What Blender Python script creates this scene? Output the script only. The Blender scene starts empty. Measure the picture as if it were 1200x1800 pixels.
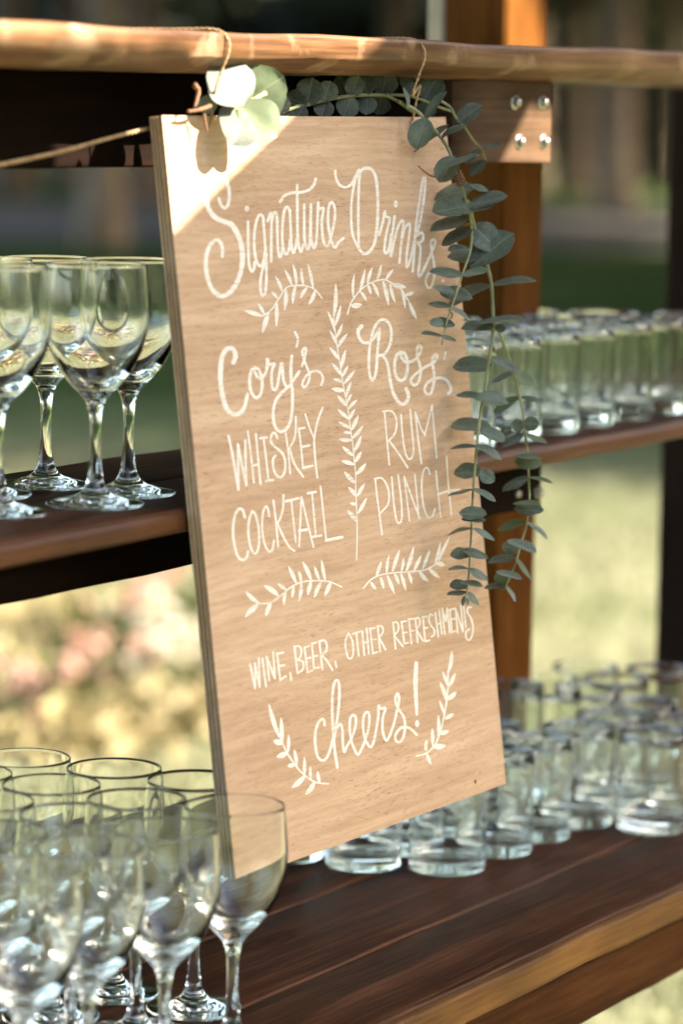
import bpy, bmesh, math, random
import numpy as np
from mathutils import Vector, Matrix

# ------------------------------------------------------------------ camera, sky, sun, exposure
S = bpy.context.scene
COL = S.collection
CAM_H = 1.45
F = 5600.0                                   # focal length in photo pixels (1200 x 1800)
PITCH, YAW, ROLL = math.radians(7.3935), math.radians(31.345), math.atan(0.015)
hd = Vector((math.cos(YAW), math.sin(YAW), 0)); rt0 = Vector((math.sin(YAW), -math.cos(YAW), 0)); upv = Vector((0, 0, 1))
fwd = hd*math.cos(PITCH) - upv*math.sin(PITCH)
up0 = hd*math.sin(PITCH) + upv*math.cos(PITCH)
cr, sr = math.cos(ROLL), math.sin(ROLL)
cam_r = rt0*cr + up0*sr                      # image right, image up
cam_u = up0*cr - rt0*sr
CAMP = Vector((0, 0, CAM_H))

cam = bpy.data.cameras.new('camera'); camo = bpy.data.objects.new('camera', cam); COL.objects.link(camo)
camo.matrix_world = Matrix(((cam_r.x, cam_u.x, -fwd.x, 0), (cam_r.y, cam_u.y, -fwd.y, 0), (cam_r.z, cam_u.z, -fwd.z, CAM_H), (0, 0, 0, 1)))
cam.sensor_fit = 'VERTICAL'; cam.sensor_height = 36.0; cam.sensor_width = 24.0
cam.lens = F/1800*36
cam.clip_start = 0.05; cam.clip_end = 2000
cam.dof.use_dof = True; cam.dof.focus_distance = 2.53; cam.dof.aperture_fstop = 3.7
S.camera = camo

SUN = Vector((0.371, -0.743, 0.557)).normalized()      # direction towards the sun
wd = bpy.data.worlds.new('World'); S.world = wd; wd.use_nodes = True
wn = wd.node_tree.nodes; wl = wd.node_tree.links
sky = wn.new('ShaderNodeTexSky'); sky.sky_type = 'NISHITA'; sky.sun_disc = False
sky.sun_elevation = math.asin(SUN.z); sky.sun_rotation = math.atan2(SUN.x, SUN.y)
sky.air_density = 1.0; sky.dust_density = 2.5; sky.ozone_density = 0.6
wl.new(sky.outputs[0], wn['Background'].inputs[0]); wn['Background'].inputs[1].default_value = 0.14
sl = bpy.data.lights.new('sun', 'SUN'); sl.energy = 5.0; sl.angle = math.radians(0.53); sl.color = (1.0, 0.93, 0.82)
so = bpy.data.objects.new('sun', sl); COL.objects.link(so); so.rotation_euler = (-SUN).to_track_quat('-Z', 'Y').to_euler(); so.location = SUN*30

S.view_settings.view_transform = 'Standard'; S.view_settings.look = 'None'
S.view_settings.gamma = 1.0; S.view_settings.use_curve_mapping = False
S.view_settings.exposure = 2.6
S.view_settings.use_white_balance = True; S.view_settings.white_balance_temperature = 7100; S.view_settings.white_balance_tint = 8
S.render.engine = 'CYCLES'
cy = S.cycles
cy.max_bounces = 72; cy.transmission_bounces = 72; cy.glossy_bounces = 10; cy.diffuse_bounces = 4; cy.transparent_max_bounces = 16
cy.caustics_refractive = True; cy.caustics_reflective = False; cy.blur_glossy = 0.6
cy.sample_clamp_indirect = 8.0; cy.sample_clamp_direct = 0.0
cy.use_denoising = True
try: cy.denoiser = 'OPENIMAGEDENOISE'
except Exception: pass

# ------------------------------------------------------------------ measuring helpers
def ray(x, y):
    return fwd + cam_r*((x-600)/F) - cam_u*((y-900)/F)
def on_z(x, y, z): r = ray(x, y); return CAMP + r*((z-CAM_H)/r.z)
def on_y(x, y, Y): r = ray(x, y); return CAMP + r*(Y/r.y)
def at_d(x, y, d): return CAMP + ray(x, y)*d

ZB = CAM_H - .687      # top of lower shelf
ZM = CAM_H - .303      # top of middle shelf
ZT = CAM_H + .048      # top of top shelf
rng = random.Random(7)

# ------------------------------------------------------------------ object helpers
def link(name, me, mat=None, parent=None, smooth=False):
    o = bpy.data.objects.new(name, me); COL.objects.link(o)
    if mat is not None:
        if not me.materials: me.materials.append(mat)
    if smooth:
        me.polygons.foreach_set('use_smooth', [True]*len(me.polygons))
    if parent is not None:
        o.parent = parent
        if parent.type == 'EMPTY' or True:
            o.matrix_parent_inverse = wmat(parent).inverted()
    return o
def wmat(o):
    m = o.matrix_basis.copy()
    if o.parent: m = wmat(o.parent) @ o.matrix_parent_inverse @ m
    return m
def pydata(name, v, f, mat=None, parent=None, smooth=False):
    me = bpy.data.meshes.new(name); me.from_pydata([tuple(p) for p in v], [], f); me.update()
    return link(name, me, mat, parent, smooth)
def tag(o, label, cat, group=None):
    o['label'] = label; o['category'] = cat
    if group: o['group'] = group
    return o
def struct(o): o['kind'] = 'structure'; return o
def empty(name, loc, label, cat, group=None):
    e = bpy.data.objects.new(name, None); COL.objects.link(e); e.location = loc; e.empty_display_size = .05
    return tag(e, label, cat, group)

def tube(pts, rad, seg=8, v=None, f=None):
    """tapered tube along points; rad scalar or list"""
    v = [] if v is None else v; f = [] if f is None else f
    pts = [Vector(p) for p in pts]; n = len(pts)
    if not isinstance(rad, (list, tuple)): rad = [rad]*n
    base = len(v); ref = None
    for i, p in enumerate(pts):
        t = (pts[min(i+1, n-1)] - pts[max(i-1, 0)]).normalized()
        if ref is None:
            ref = t.orthogonal().normalized()
        ref = (ref - t*ref.dot(t)).normalized(); b = t.cross(ref)
        for k in range(seg):
            a = 2*math.pi*k/seg
            v.append(p + (ref*math.cos(a) + b*math.sin(a))*rad[i])
    for i in range(n-1):
        for k in range(seg):
            a = base+i*seg+k; b2 = base+i*seg+(k+1) % seg
            f.append((a, b2, b2+seg, a+seg))
    f.append(tuple(base+k for k in reversed(range(seg)))); f.append(tuple(base+(n-1)*seg+k for k in range(seg)))
    return v, f
def crom(p, n=6, closed=False):
    """catmull-rom through points"""
    p = [Vector(q) for q in p]; out = []
    if len(p) == 2:
        return [p[0].lerp(p[1], t/n) for t in range(n+1)]
    for i in range(len(p)-1):
        p0 = p[i-1] if i > 0 else p[0]*2-p[1]; p1 = p[i]; p2 = p[i+1]; p3 = p[i+2] if i+2 < len(p) else p[-1]*2-p[-2]
        for k in range(n):
            t = k/n
            out.append(0.5*((2*p1)+(p2-p0)*t+(2*p0-5*p1+4*p2-p3)*t*t+(3*p1-p0-3*p2+p3)*t**3))
    out.append(p[-1]); return out

# ------------------------------------------------------------------ materials
def newmat(name):
    m = bpy.data.materials.new(name); m.use_nodes = True
    nt = m.node_tree; b = nt.nodes['Principled BSDF']
    return m, nt, nt.nodes, nt.links, b
def ramp(N, stops):
    r = N.new('ShaderNodeValToRGB'); e = r.color_ramp.elements
    while len(e) < len(stops): e.new(0.5)
    for el, (p, c) in zip(e, stops): el.position = p; el.color = (*c, 1)
    return r
def wood(name, dark, mid, light, axis='X', rough=.45, coat=0.0, grain=1.0, bump=.25, wear=None, spec=.5, knots=False):
    m, nt, N, L, b = newmat(name)
    tc = N.new('ShaderNodeTexCoord'); oi = N.new('ShaderNodeObjectInfo')
    add = N.new('ShaderNodeVectorMath'); add.operation = 'ADD'
    mul = N.new('ShaderNodeVectorMath'); mul.operation = 'SCALE'; mul.inputs[3].default_value = 7.0
    cmb = N.new('ShaderNodeCombineXYZ')
    for i in range(3): L.new(oi.outputs['Random'], cmb.inputs[i])
    L.new(cmb.outputs[0], mul.inputs[0]); L.new(tc.outputs['Object'], add.inputs[0]); L.new(mul.outputs[0], add.inputs[1])
    mp = N.new('ShaderNodeMapping'); s = {'X': (2.2, 40, 40), 'Y': (40, 2.2, 40), 'Z': (40, 40, 2.2)}[axis]
    mp.inputs['Scale'].default_value = tuple(a*grain for a in s); L.new(add.outputs[0], mp.inputs[0])
    n1 = N.new('ShaderNodeTexNoise'); n1.inputs['Scale'].default_value = 1; n1.inputs['Detail'].default_value = 6; n1.inputs['Roughness'].default_value = .62; n1.inputs['Distortion'].default_value = .6
    L.new(mp.outputs[0], n1.inputs[0])
    mp2 = N.new('ShaderNodeMapping'); mp2.inputs['Scale'].default_value = tuple(a*grain*(6 if a > 10 else 5) for a in s); L.new(add.outputs[0], mp2.inputs[0])
    n2 = N.new('ShaderNodeTexNoise'); n2.inputs['Scale'].default_value = 1; n2.inputs['Detail'].default_value = 3
    L.new(mp2.outputs[0], n2.inputs[0])
    n3 = N.new('ShaderNodeTexNoise'); n3.inputs['Scale'].default_value = 9; n3.inputs['Detail'].default_value = 4; L.new(add.outputs[0], n3.inputs[0])
    mx = N.new('ShaderNodeMath'); mx.operation = 'MULTIPLY_ADD'; mx.inputs[1].default_value = .35; L.new(n2.outputs[0], mx.inputs[0])
    mm = N.new('ShaderNodeMath'); mm.operation = 'MULTIPLY'; mm.inputs[1].default_value = .65; L.new(n1.outputs[0], mm.inputs[0]); L.new(mm.outputs[0], mx.inputs[2])
    r = ramp(N, [(.33, dark), (.5, mid), (.68, light)]); L.new(mx.outputs[0], r.inputs[0])
    hsv = N.new('ShaderNodeHueSaturation'); L.new(r.outputs[0], hsv.inputs['Color'])
    vr = N.new('ShaderNodeMapRange'); vr.inputs[1].default_value = .3; vr.inputs[2].default_value = .7; vr.inputs[3].default_value = .75; vr.inputs[4].default_value = 1.25
    L.new(n3.outputs[0], vr.inputs[0]); L.new(vr.outputs[0], hsv.inputs['Value'])
    out = hsv.outputs[0]
    if knots:
        mk = N.new('ShaderNodeMapping'); mk.inputs['Scale'].default_value = (4.2, 11, 11); L.new(add.outputs[0], mk.inputs[0])
        vo = N.new('ShaderNodeTexVoronoi'); vo.inputs['Scale'].default_value = 1; vo.inputs['Randomness'].default_value = 1; L.new(mk.outputs[0], vo.inputs[0])
        rk = ramp(N, [(.05, (.25, .22, .2)), (.10, (.75, .7, .65)), (.13, (.4, .36, .33)), (.19, (1, 1, 1))]); L.new(vo.outputs['Distance'], rk.inputs[0])
        mkx = N.new('ShaderNodeMixRGB'); mkx.blend_type = 'MULTIPLY'; mkx.inputs[0].default_value = .8; L.new(out, mkx.inputs[1]); L.new(rk.outputs[0], mkx.inputs[2]); out = mkx.outputs[0]
        # fine scratches and dust
        ms = N.new('ShaderNodeMapping'); ms.inputs['Scale'].default_value = (14, 420, 420); ms.inputs['Rotation'].default_value = (0, 0, .06); L.new(add.outputs[0], ms.inputs[0])
        ns = N.new('ShaderNodeTexNoise'); ns.inputs['Scale'].default_value = 1; ns.inputs['Detail'].default_value = 2; L.new(ms.outputs[0], ns.inputs[0])
        rs_ = ramp(N, [(.66, (0, 0, 0)), (.74, (1, 1, 1))]); L.new(ns.outputs[0], rs_.inputs[0])
        mks = N.new('ShaderNodeMixRGB'); mm2 = N.new('ShaderNodeMath'); mm2.operation = 'MULTIPLY'; mm2.inputs[1].default_value = .45; L.new(rs_.outputs[0], mm2.inputs[0]); L.new(mm2.outputs[0], mks.inputs[0]); L.new(out, mks.inputs[1]); mks.inputs[2].default_value = (.14, .075, .045, 1); out = mks.outputs[0]
    if wear:                                            # worn patches where the stain is rubbed off
        n4 = N.new('ShaderNodeTexNoise'); n4.inputs['Scale'].default_value = 22; n4.inputs['Detail'].default_value = 5; L.new(add.outputs[0], n4.inputs[0])
        rr = ramp(N, [(.56, (0, 0, 0)), (.68, (1, 1, 1))]); L.new(n4.outputs[0], rr.inputs[0])
        mix = N.new('ShaderNodeMixRGB'); L.new(rr.outputs[0], mix.inputs[0]); L.new(out, mix.inputs[1]); mix.inputs[2].default_value = (*wear, 1)
        out = mix.outputs[0]
    L.new(out, b.inputs['Base Color'])
    rg = N.new('ShaderNodeMapRange'); rg.inputs[3].default_value = rough-.1; rg.inputs[4].default_value = rough+.15; L.new(n1.outputs[0], rg.inputs[0]); L.new(rg.outputs[0], b.inputs['Roughness'])
    b.inputs['Coat Weight'].default_value = coat; b.inputs['Coat Roughness'].default_value = .22
    b.inputs['Specular IOR Level'].default_value = spec
    bp = N.new('ShaderNodeBump'); bp.inputs['Strength'].default_value = bump; bp.inputs['Distance'].default_value = .002; L.new(mx.outputs[0], bp.inputs['Height']); L.new(bp.outputs[0], b.inputs['Normal'])
    return m
def plain(name, col, rough=.6, var=.25, scale=30, spec=.5, sheen=0, subs=None, metallic=0, bump=0):
    m, nt, N, L, b = newmat(name)
    tc = N.new('ShaderNodeTexCoord'); n = N.new('ShaderNodeTexNoise'); n.inputs['Scale'].default_value = scale; n.inputs['Detail'].default_value = 4
    L.new(tc.outputs['Object'], n.inputs[0])
    r = ramp(N, [(.3, tuple(c*(1-var) for c in col)), (.7, tuple(min(1, c*(1+var)) for c in col))]); L.new(n.outputs[0], r.inputs[0]); L.new(r.outputs[0], b.inputs['Base Color'])
    b.inputs['Roughness'].default_value = rough; b.inputs['Specular IOR Level'].default_value = spec; b.inputs['Metallic'].default_value = metallic
    if bump:
        bp = N.new('ShaderNodeBump'); bp.inputs['Strength'].default_value = bump; L.new(n.outputs[0], bp.inputs['Height']); L.new(bp.outputs[0], b.inputs['Normal'])
    return m
def leafmat(name, c1, c2, rough=.55, trans=.25, back=None, scale=6, vein=None):
    """leaf: colour differs from leaf to leaf and over the blade, lets some light through"""
    m, nt, N, L, b = newmat(name)
    tc = N.new('ShaderNodeTexCoord'); oi = N.new('ShaderNodeObjectInfo')
    n = N.new('ShaderNodeTexNoise'); n.inputs['Scale'].default_value = scale; n.inputs['Detail'].default_value = 5; n.noise_dimensions = '4D'
    L.new(tc.outputs['Object'], n.inputs['Vector'])
    ml = N.new('ShaderNodeMath'); ml.operation = 'MULTIPLY'; ml.inputs[1].default_value = 20; L.new(oi.outputs['Random'], ml.inputs[0]); L.new(ml.outputs[0], n.inputs['W'])
    r = ramp(N, [(.32, c1), (.66, c2)]); L.new(n.outputs[0], r.inputs[0])
    h = N.new('ShaderNodeHueSaturation'); L.new(r.outputs[0], h.inputs['Color'])
    mr = N.new('ShaderNodeMapRange'); mr.inputs[3].default_value = .7; mr.inputs[4].default_value = 1.3; L.new(oi.outputs['Random'], mr.inputs[0]); L.new(mr.outputs[0], h.inputs['Value'])
    col = h.outputs[0]
    if back:
        g = N.new('ShaderNodeNewGeometry'); mx = N.new('ShaderNodeMixRGB'); L.new(g.outputs['Backfacing'], mx.inputs[0]); L.new(col, mx.inputs[1]); mx.inputs[2].default_value = (*back, 1); col = mx.outputs[0]
    if vein:
        sx = N.new('ShaderNodeSeparateXYZ'); L.new(tc.outputs['Object'], sx.inputs[0])
        ab = N.new('ShaderNodeMath'); ab.operation = 'ABSOLUTE'; L.new(sx.outputs[1], ab.inputs[0])
        mid = N.new('ShaderNodeMapRange'); mid.inputs[1].default_value = .008; mid.inputs[2].default_value = .03; mid.inputs[3].default_value = .75; mid.inputs[4].default_value = 0; L.new(ab.outputs[0], mid.inputs[0])
        ph = N.new('ShaderNodeMath'); ph.operation = 'MULTIPLY_ADD'; ph.inputs[1].default_value = -.75; L.new(ab.outputs[0], ph.inputs[0]); L.new(sx.outputs[0], ph.inputs[2])
        wob = N.new('ShaderNodeMath'); wob.operation = 'MULTIPLY_ADD'; wob.inputs[1].default_value = .09; L.new(n.outputs[0], wob.inputs[0]); L.new(ph.outputs[0], wob.inputs[2])
        fq = N.new('ShaderNodeMath'); fq.operation = 'MULTIPLY'; fq.inputs[1].default_value = 46; L.new(wob.outputs[0], fq.inputs[0])
        sn = N.new('ShaderNodeMath'); sn.operation = 'SINE'; L.new(fq.outputs[0], sn.inputs[0])
        sv = N.new('ShaderNodeMapRange'); sv.inputs[1].default_value = .82; sv.inputs[2].default_value = 1; sv.inputs[3].default_value = 0; sv.inputs[4].default_value = .32; L.new(sn.outputs[0], sv.inputs[0])
        mxv = N.new('ShaderNodeMath'); mxv.operation = 'MAXIMUM'; L.new(mid.outputs[0], mxv.inputs[0]); L.new(sv.outputs[0], mxv.inputs[1])
        n5 = N.new('ShaderNodeTexNoise'); n5.inputs['Scale'].default_value = 9; n5.inputs['Detail'].default_value = 6; n5.noise_dimensions = '4D'; L.new(tc.outputs['Object'], n5.inputs['Vector']); L.new(ml.outputs[0], n5.inputs['W'])
        blo = N.new('ShaderNodeMapRange'); blo.inputs[1].default_value = .45; blo.inputs[2].default_value = .75; blo.inputs[3].default_value = 0; blo.inputs[4].default_value = .5; L.new(n5.outputs[0], blo.inputs[0])
        mx2 = N.new('ShaderNodeMath'); mx2.operation = 'MAXIMUM'; L.new(mxv.outputs[0], mx2.inputs[0]); L.new(blo.outputs[0], mx2.inputs[1])
        mc = N.new('ShaderNodeMixRGB'); L.new(mx2.outputs[0], mc.inputs[0]); L.new(col, mc.inputs[1]); mc.inputs[2].default_value = (*vein, 1); col = mc.outputs[0]
    L.new(col, b.inputs['Base Color']); b.inputs['Roughness'].default_value = rough
    tr = N.new('ShaderNodeBsdfTranslucent'); L.new(col, tr.inputs[0])
    ms = N.new('ShaderNodeMixShader'); ms.inputs[0].default_value = trans
    L.new(b.outputs[0], ms.inputs[1]); L.new(tr.outputs[0], ms.inputs[2]); L.new(ms.outputs[0], N['Material Output'].inputs[0])
    bp = N.new('ShaderNodeBump'); bp.inputs['Strength'].default_value = .15; L.new(n.outputs[0], bp.inputs['Height']); L.new(bp.outputs[0], b.inputs['Normal'])
    return m

M = {}
M['stain'] = wood('dark_stained_wood', (.014, .0048, .0024), (.046, .0165, .0082), (.110, .046, .022), rough=.45, bump=.6, spec=.03, knots=True)
M['stain_edge'] = wood('worn_stained_wood', (.040, .015, .004), (.088, .036, .009), (.16, .074, .019), rough=.5, bump=.4, spec=.15)
M['top'] = wood('worn_top_board', (.065, .025, .011), (.165, .078, .036), (.30, .165, .09), rough=.45, bump=.5, wear=(.34, .21, .13), spec=.25)
M['mid_edge'] = wood('red_brown_stained_wood', (.045, .015, .006), (.090, .033, .013), (.15, .060, .023), rough=.45, bump=.4, spec=.2)
M['seam'] = wood('lit_plank_arris', (.030, .011, .005), (.062, .024, .010), (.10, .042, .018), rough=.45, bump=.4, spec=.1)  # lighter tone paints the light caught along the plank arrises
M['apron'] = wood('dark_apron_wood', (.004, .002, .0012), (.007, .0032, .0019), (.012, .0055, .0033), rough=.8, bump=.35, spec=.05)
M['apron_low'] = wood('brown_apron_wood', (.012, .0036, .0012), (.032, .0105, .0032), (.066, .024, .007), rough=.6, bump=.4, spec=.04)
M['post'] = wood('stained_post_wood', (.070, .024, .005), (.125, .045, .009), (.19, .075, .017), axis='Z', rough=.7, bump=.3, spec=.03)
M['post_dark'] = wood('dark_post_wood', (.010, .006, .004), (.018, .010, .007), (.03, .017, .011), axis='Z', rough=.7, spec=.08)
M['batten'] = wood('pale_batten_wood', (.40, .30, .19), (.52, .40, .27), (.62, .49, .35), axis='Z', rough=.6)
M['plate'] = wood('bracket_wood', (.040, .022, .012), (.070, .040, .023), (.105, .063, .039), rough=.7, spec=.06)
M['steel'] = plain('zinc_steel', (.42, .40, .37), rough=.38, metallic=1, var=.1)
M['ply_a'] = wood('plywood_ply_light', (.34, .24, .15), (.46, .33, .21), (.55, .41, .27), rough=.7, bump=.3, spec=.2)
M['ply_b'] = wood('plywood_ply_dark', (.19, .115, .065), (.26, .165, .10), (.33, .22, .135), rough=.75, bump=.3, spec=.2)
M['twine'] = plain('jute_twine', (.42, .27, .14), rough=.85, scale=400, var=.4)
M['twig'] = plain('brown_twig', (.16, .075, .035), rough=.8, scale=80)
M['hole'] = plain('dark_hole', (.03, .015, .01), rough=.9)
M['euc'] = leafmat('eucalyptus_leaf', (.052, .080, .054), (.125, .160, .118), rough=.5, trans=.10, back=(.15, .165, .105), scale=1.6, vein=(.25, .275, .225))
M['euc_pale'] = leafmat('pale_eucalyptus_leaf', (.060, .072, .053), (.088, .10, .077), rough=.6, trans=.12, back=(.2, .25, .14), scale=1.4, vein=(.105, .112, .085))
M['euc_green'] = leafmat('green_eucalyptus_leaf', (.070, .105, .048), (.120, .160, .080), rough=.55, trans=.18, back=(.12, .17, .06), scale=1.4, vein=(.17, .20, .10))
M['euc_stem'] = plain('eucalyptus_stem', (.25, .27, .13), rough=.55, scale=40, var=.35)

def sign_face():
    m, nt, N, L, b = newmat('plywood_face_veneer')
    tc = N.new('ShaderNodeTexCoord')
    # long soft figure
    mp = N.new('ShaderNodeMapping'); mp.inputs['Scale'].default_value = (2.2, 17, 17); L.new(tc.outputs['Object'], mp.inputs[0])
    wv = N.new('ShaderNodeTexNoise'); wv.inputs['Scale'].default_value = 1; wv.inputs['Detail'].default_value = 4; wv.inputs['Distortion'].default_value = 1.4; L.new(mp.outputs[0], wv.inputs[0])
    # short dark pores along the grain
    wob = N.new('ShaderNodeTexNoise'); wob.inputs['Scale'].default_value = 14; wob.inputs['Detail'].default_value = 2; L.new(tc.outputs['Object'], wob.inputs[0])
    wsc = N.new('ShaderNodeVectorMath'); wsc.operation = 'SCALE'; wsc.inputs[3].default_value = .006; L.new(wob.outputs['Color'], wsc.inputs[0])
    wad = N.new('ShaderNodeVectorMath'); wad.operation = 'ADD'; L.new(tc.outputs['Object'], wad.inputs[0]); L.new(wsc.outputs[0], wad.inputs[1])
    mp2 = N.new('ShaderNodeMapping'); mp2.inputs['Scale'].default_value = (95, 1250, 1250); L.new(wad.outputs[0], mp2.inputs[0])
    po = N.new('ShaderNodeTexNoise'); po.inputs['Scale'].default_value = 1; po.inputs['Detail'].default_value = 3; po.inputs['Roughness'].default_value = .6; L.new(mp2.outputs[0], po.inputs[0])
    mp3 = N.new('ShaderNodeMapping'); mp3.inputs['Scale'].default_value = (14, 260, 260); L.new(wad.outputs[0], mp3.inputs[0])
    st = N.new('ShaderNodeTexNoise'); st.inputs['Scale'].default_value = 1; st.inputs['Detail'].default_value = 4; L.new(mp3.outputs[0], st.inputs[0])
    r = ramp(N, [(.28, (.44, .281, .178)), (.5, (.525, .351, .234)), (.72, (.585, .407, .279))]); L.new(wv.outputs[0], r.inputs[0])
    rs = ramp(N, [(.35, (.86, .82, .78)), (.65, (1.04, 1.03, 1.03))]); L.new(st.outputs[0], rs.inputs[0])
    m1 = N.new('ShaderNodeMixRGB'); m1.blend_type = 'MULTIPLY'; m1.inputs[0].default_value = .9; L.new(r.outputs[0], m1.inputs[1]); L.new(rs.outputs[0], m1.inputs[2])
    # pores are denser in some bands
    rp = ramp(N, [(.30, (.50, .39, .31)), (.43, (1, 1, 1))]); L.new(po.outputs[0], rp.inputs[0])
    big = N.new('ShaderNodeTexNoise'); big.inputs['Scale'].default_value = 7; L.new(tc.outputs['Object'], big.inputs[0])
    fr = N.new('ShaderNodeMapRange'); fr.inputs[1].default_value = .35; fr.inputs[2].default_value = .65; fr.inputs[3].default_value = .35; fr.inputs[4].default_value = 1.0; L.new(big.outputs[0], fr.inputs[0])
    m2 = N.new('ShaderNodeMixRGB'); m2.blend_type = 'MULTIPLY'; L.new(fr.outputs[0], m2.inputs[0]); L.new(m1.outputs[0], m2.inputs[1]); L.new(rp.outputs[0], m2.inputs[2])
    L.new(m2.outputs[0], b.inputs['Base Color']); b.inputs['Roughness'].default_value = .62; b.inputs['Specular IOR Level'].default_value = .3
    bp = N.new('ShaderNodeBump'); bp.inputs['Strength'].default_value = .25; bp.inputs['Distance'].default_value = .0006; L.new(po.outputs[0], bp.inputs['Height']); L.new(bp.outputs[0], b.inputs['Normal'])
    return m
M['face'] = sign_face()
def paintmat():
    m, nt, N, L, b = newmat('white_chalk_paint')
    tc = N.new('ShaderNodeTexCoord'); mp2 = N.new('ShaderNodeMapping'); mp2.inputs['Scale'].default_value = (60, 800, 800); L.new(tc.outputs['Object'], mp2.inputs[0])
    po = N.new('ShaderNodeTexNoise'); po.inputs['Scale'].default_value = 1; po.inputs['Detail'].default_value = 3; L.new(mp2.outputs[0], po.inputs[0])
    n2 = N.new('ShaderNodeTexNoise'); n2.inputs['Scale'].default_value = 60; n2.inputs['Detail'].default_value = 3; L.new(tc.outputs['Object'], n2.inputs[0])
    ad = N.new('ShaderNodeMath'); ad.operation = 'MULTIPLY_ADD'; ad.inputs[1].default_value = .45; L.new(n2.outputs[0], ad.inputs[0]); L.new(po.outputs[0], ad.inputs[2])
    r = ramp(N, [(.46, (.58, .45, .33)), (.66, (.72, .655, .59)), (.9, (.79, .745, .70))]); L.new(ad.outputs[0], r.inputs[0])
    L.new(r.outputs[0], b.inputs['Base Color']); b.inputs['Roughness'].default_value = .7
    return m
M['paint'] = paintmat()
def glassmat(name, tint, wave=.10):
    m, nt, N, L, b = newmat(name)
    g = N.new('ShaderNodeBsdfGlass'); g.inputs['IOR'].default_value = 1.5; g.inputs['Roughness'].default_value = 0.0; g.inputs['Color'].default_value = (*tint, 1)
    tc = N.new('ShaderNodeTexCoord'); n = N.new('ShaderNodeTexNoise'); n.inputs['Scale'].default_value = 35; n.inputs['Detail'].default_value = 1; L.new(tc.outputs['Object'], n.inputs[0])
    bp = N.new('ShaderNodeBump'); bp.inputs['Strength'].default_value = wave; bp.inputs['Distance'].default_value = .002; L.new(n.outputs[0], bp.inputs['Height']); L.new(bp.outputs[0], g.inputs['Normal'])
    L.new(g.outputs[0], N['Material Output'].inputs[0])
    return m
M['glass'] = glassmat('clear_glass', (.985, .99, .985))
M['tglass'] = glassmat('clear_tumbler_glass', (.98, .988, .98), .035)

# ------------------------------------------------------------------ ground
def lawn():
    m, nt, N, L, b = newmat('lawn')
    tc = N.new('ShaderNodeTexCoord')
    n1 = N.new('ShaderNodeTexNoise'); n1.inputs['Scale'].default_value = .55; n1.inputs['Detail'].default_value = 6; L.new(tc.outputs['Object'], n1.inputs[0])
    n2 = N.new('ShaderNodeTexNoise'); n2.inputs['Scale'].default_value = 9; n2.inputs['Detail'].default_value = 5; L.new(tc.outputs['Object'], n2.inputs[0])
    a = ramp(N, [(.35, (.135, .150, .078)), (.65, (.210, .210, .140))]); L.new(n1.outputs[0], a.inputs[0])
    # the mown lawn is dry near the shelves and greener further out, where tree shade is also painted darker
    sp = N.new('ShaderNodeVectorMath'); sp.operation = 'LENGTH'; L.new(tc.outputs['Object'], sp.inputs[0])
    mr = N.new('ShaderNodeMapRange'); mr.inputs[1].default_value = 9; mr.inputs[2].default_value = 16; L.new(sp.outputs['Value'], mr.inputs[0])
    g = ramp(N, [(.35, (.032, .052, .018)), (.65, (.058, .080, .030))]); L.new(n1.outputs[0], g.inputs[0])
    mx = N.new('ShaderNodeMixRGB'); L.new(mr.outputs[0], mx.inputs[0]); L.new(a.outputs[0], mx.inputs[1]); L.new(g.outputs[0], mx.inputs[2])
    h = N.new('ShaderNodeHueSaturation'); vr = N.new('ShaderNodeMapRange'); vr.inputs[1].default_value = .3; vr.inputs[2].default_value = .7; vr.inputs[3].default_value = .7; vr.inputs[4].default_value = 1.3
    L.new(n2.outputs[0], vr.inputs[0]); L.new(vr.outputs[0], h.inputs['Value']); L.new(mx.outputs[0], h.inputs['Color']); L.new(h.outputs[0], b.inputs['Base Color'])
    b.inputs['Roughness'].default_value = 1.0; b.inputs['Specular IOR Level'].default_value = 0.0
    bp = N.new('ShaderNodeBump'); bp.inputs['Strength'].default_value = .6; L.new(n2.outputs[0], bp.inputs['Height']); L.new(bp.outputs[0], b.inputs['Normal'])
    return m
M['lawn'] = lawn()
gn = 40; gs = 700/gn; vv = []; ff = []
for i in range(gn+1):
    for j in range(gn+1): vv.append((-350+i*gs, -350+j*gs, 0))
for i in range(gn):
    for j in range(gn): a = i*(gn+1)+j; ff.append((a, a+gn+1, a+gn+2, a+1))
struct(pydata('lawn', vv, ff, M['lawn']))

# gravel path crossing behind the lawn
M['gravel'] = plain('grey_gravel', (.10, .092, .082), rough=1, scale=14, var=.35, spec=0.0)
d1 = ray(0, 430); d2 = ray(1200, 445)
def gp(x, y): return on_z(x, y, 0.0)
pa, pb, pc, pd = on_z(-900, 412, 0), on_z(2100, 452, 0), on_z(2100, 362, 0), on_z(-900, 352, 0)
pv = [(*p.xy, .006) for p in (pa, pb, pc, pd)]
struct(pydata('gravel_path', pv, [(0, 1, 2, 3)], M['gravel']))

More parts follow.
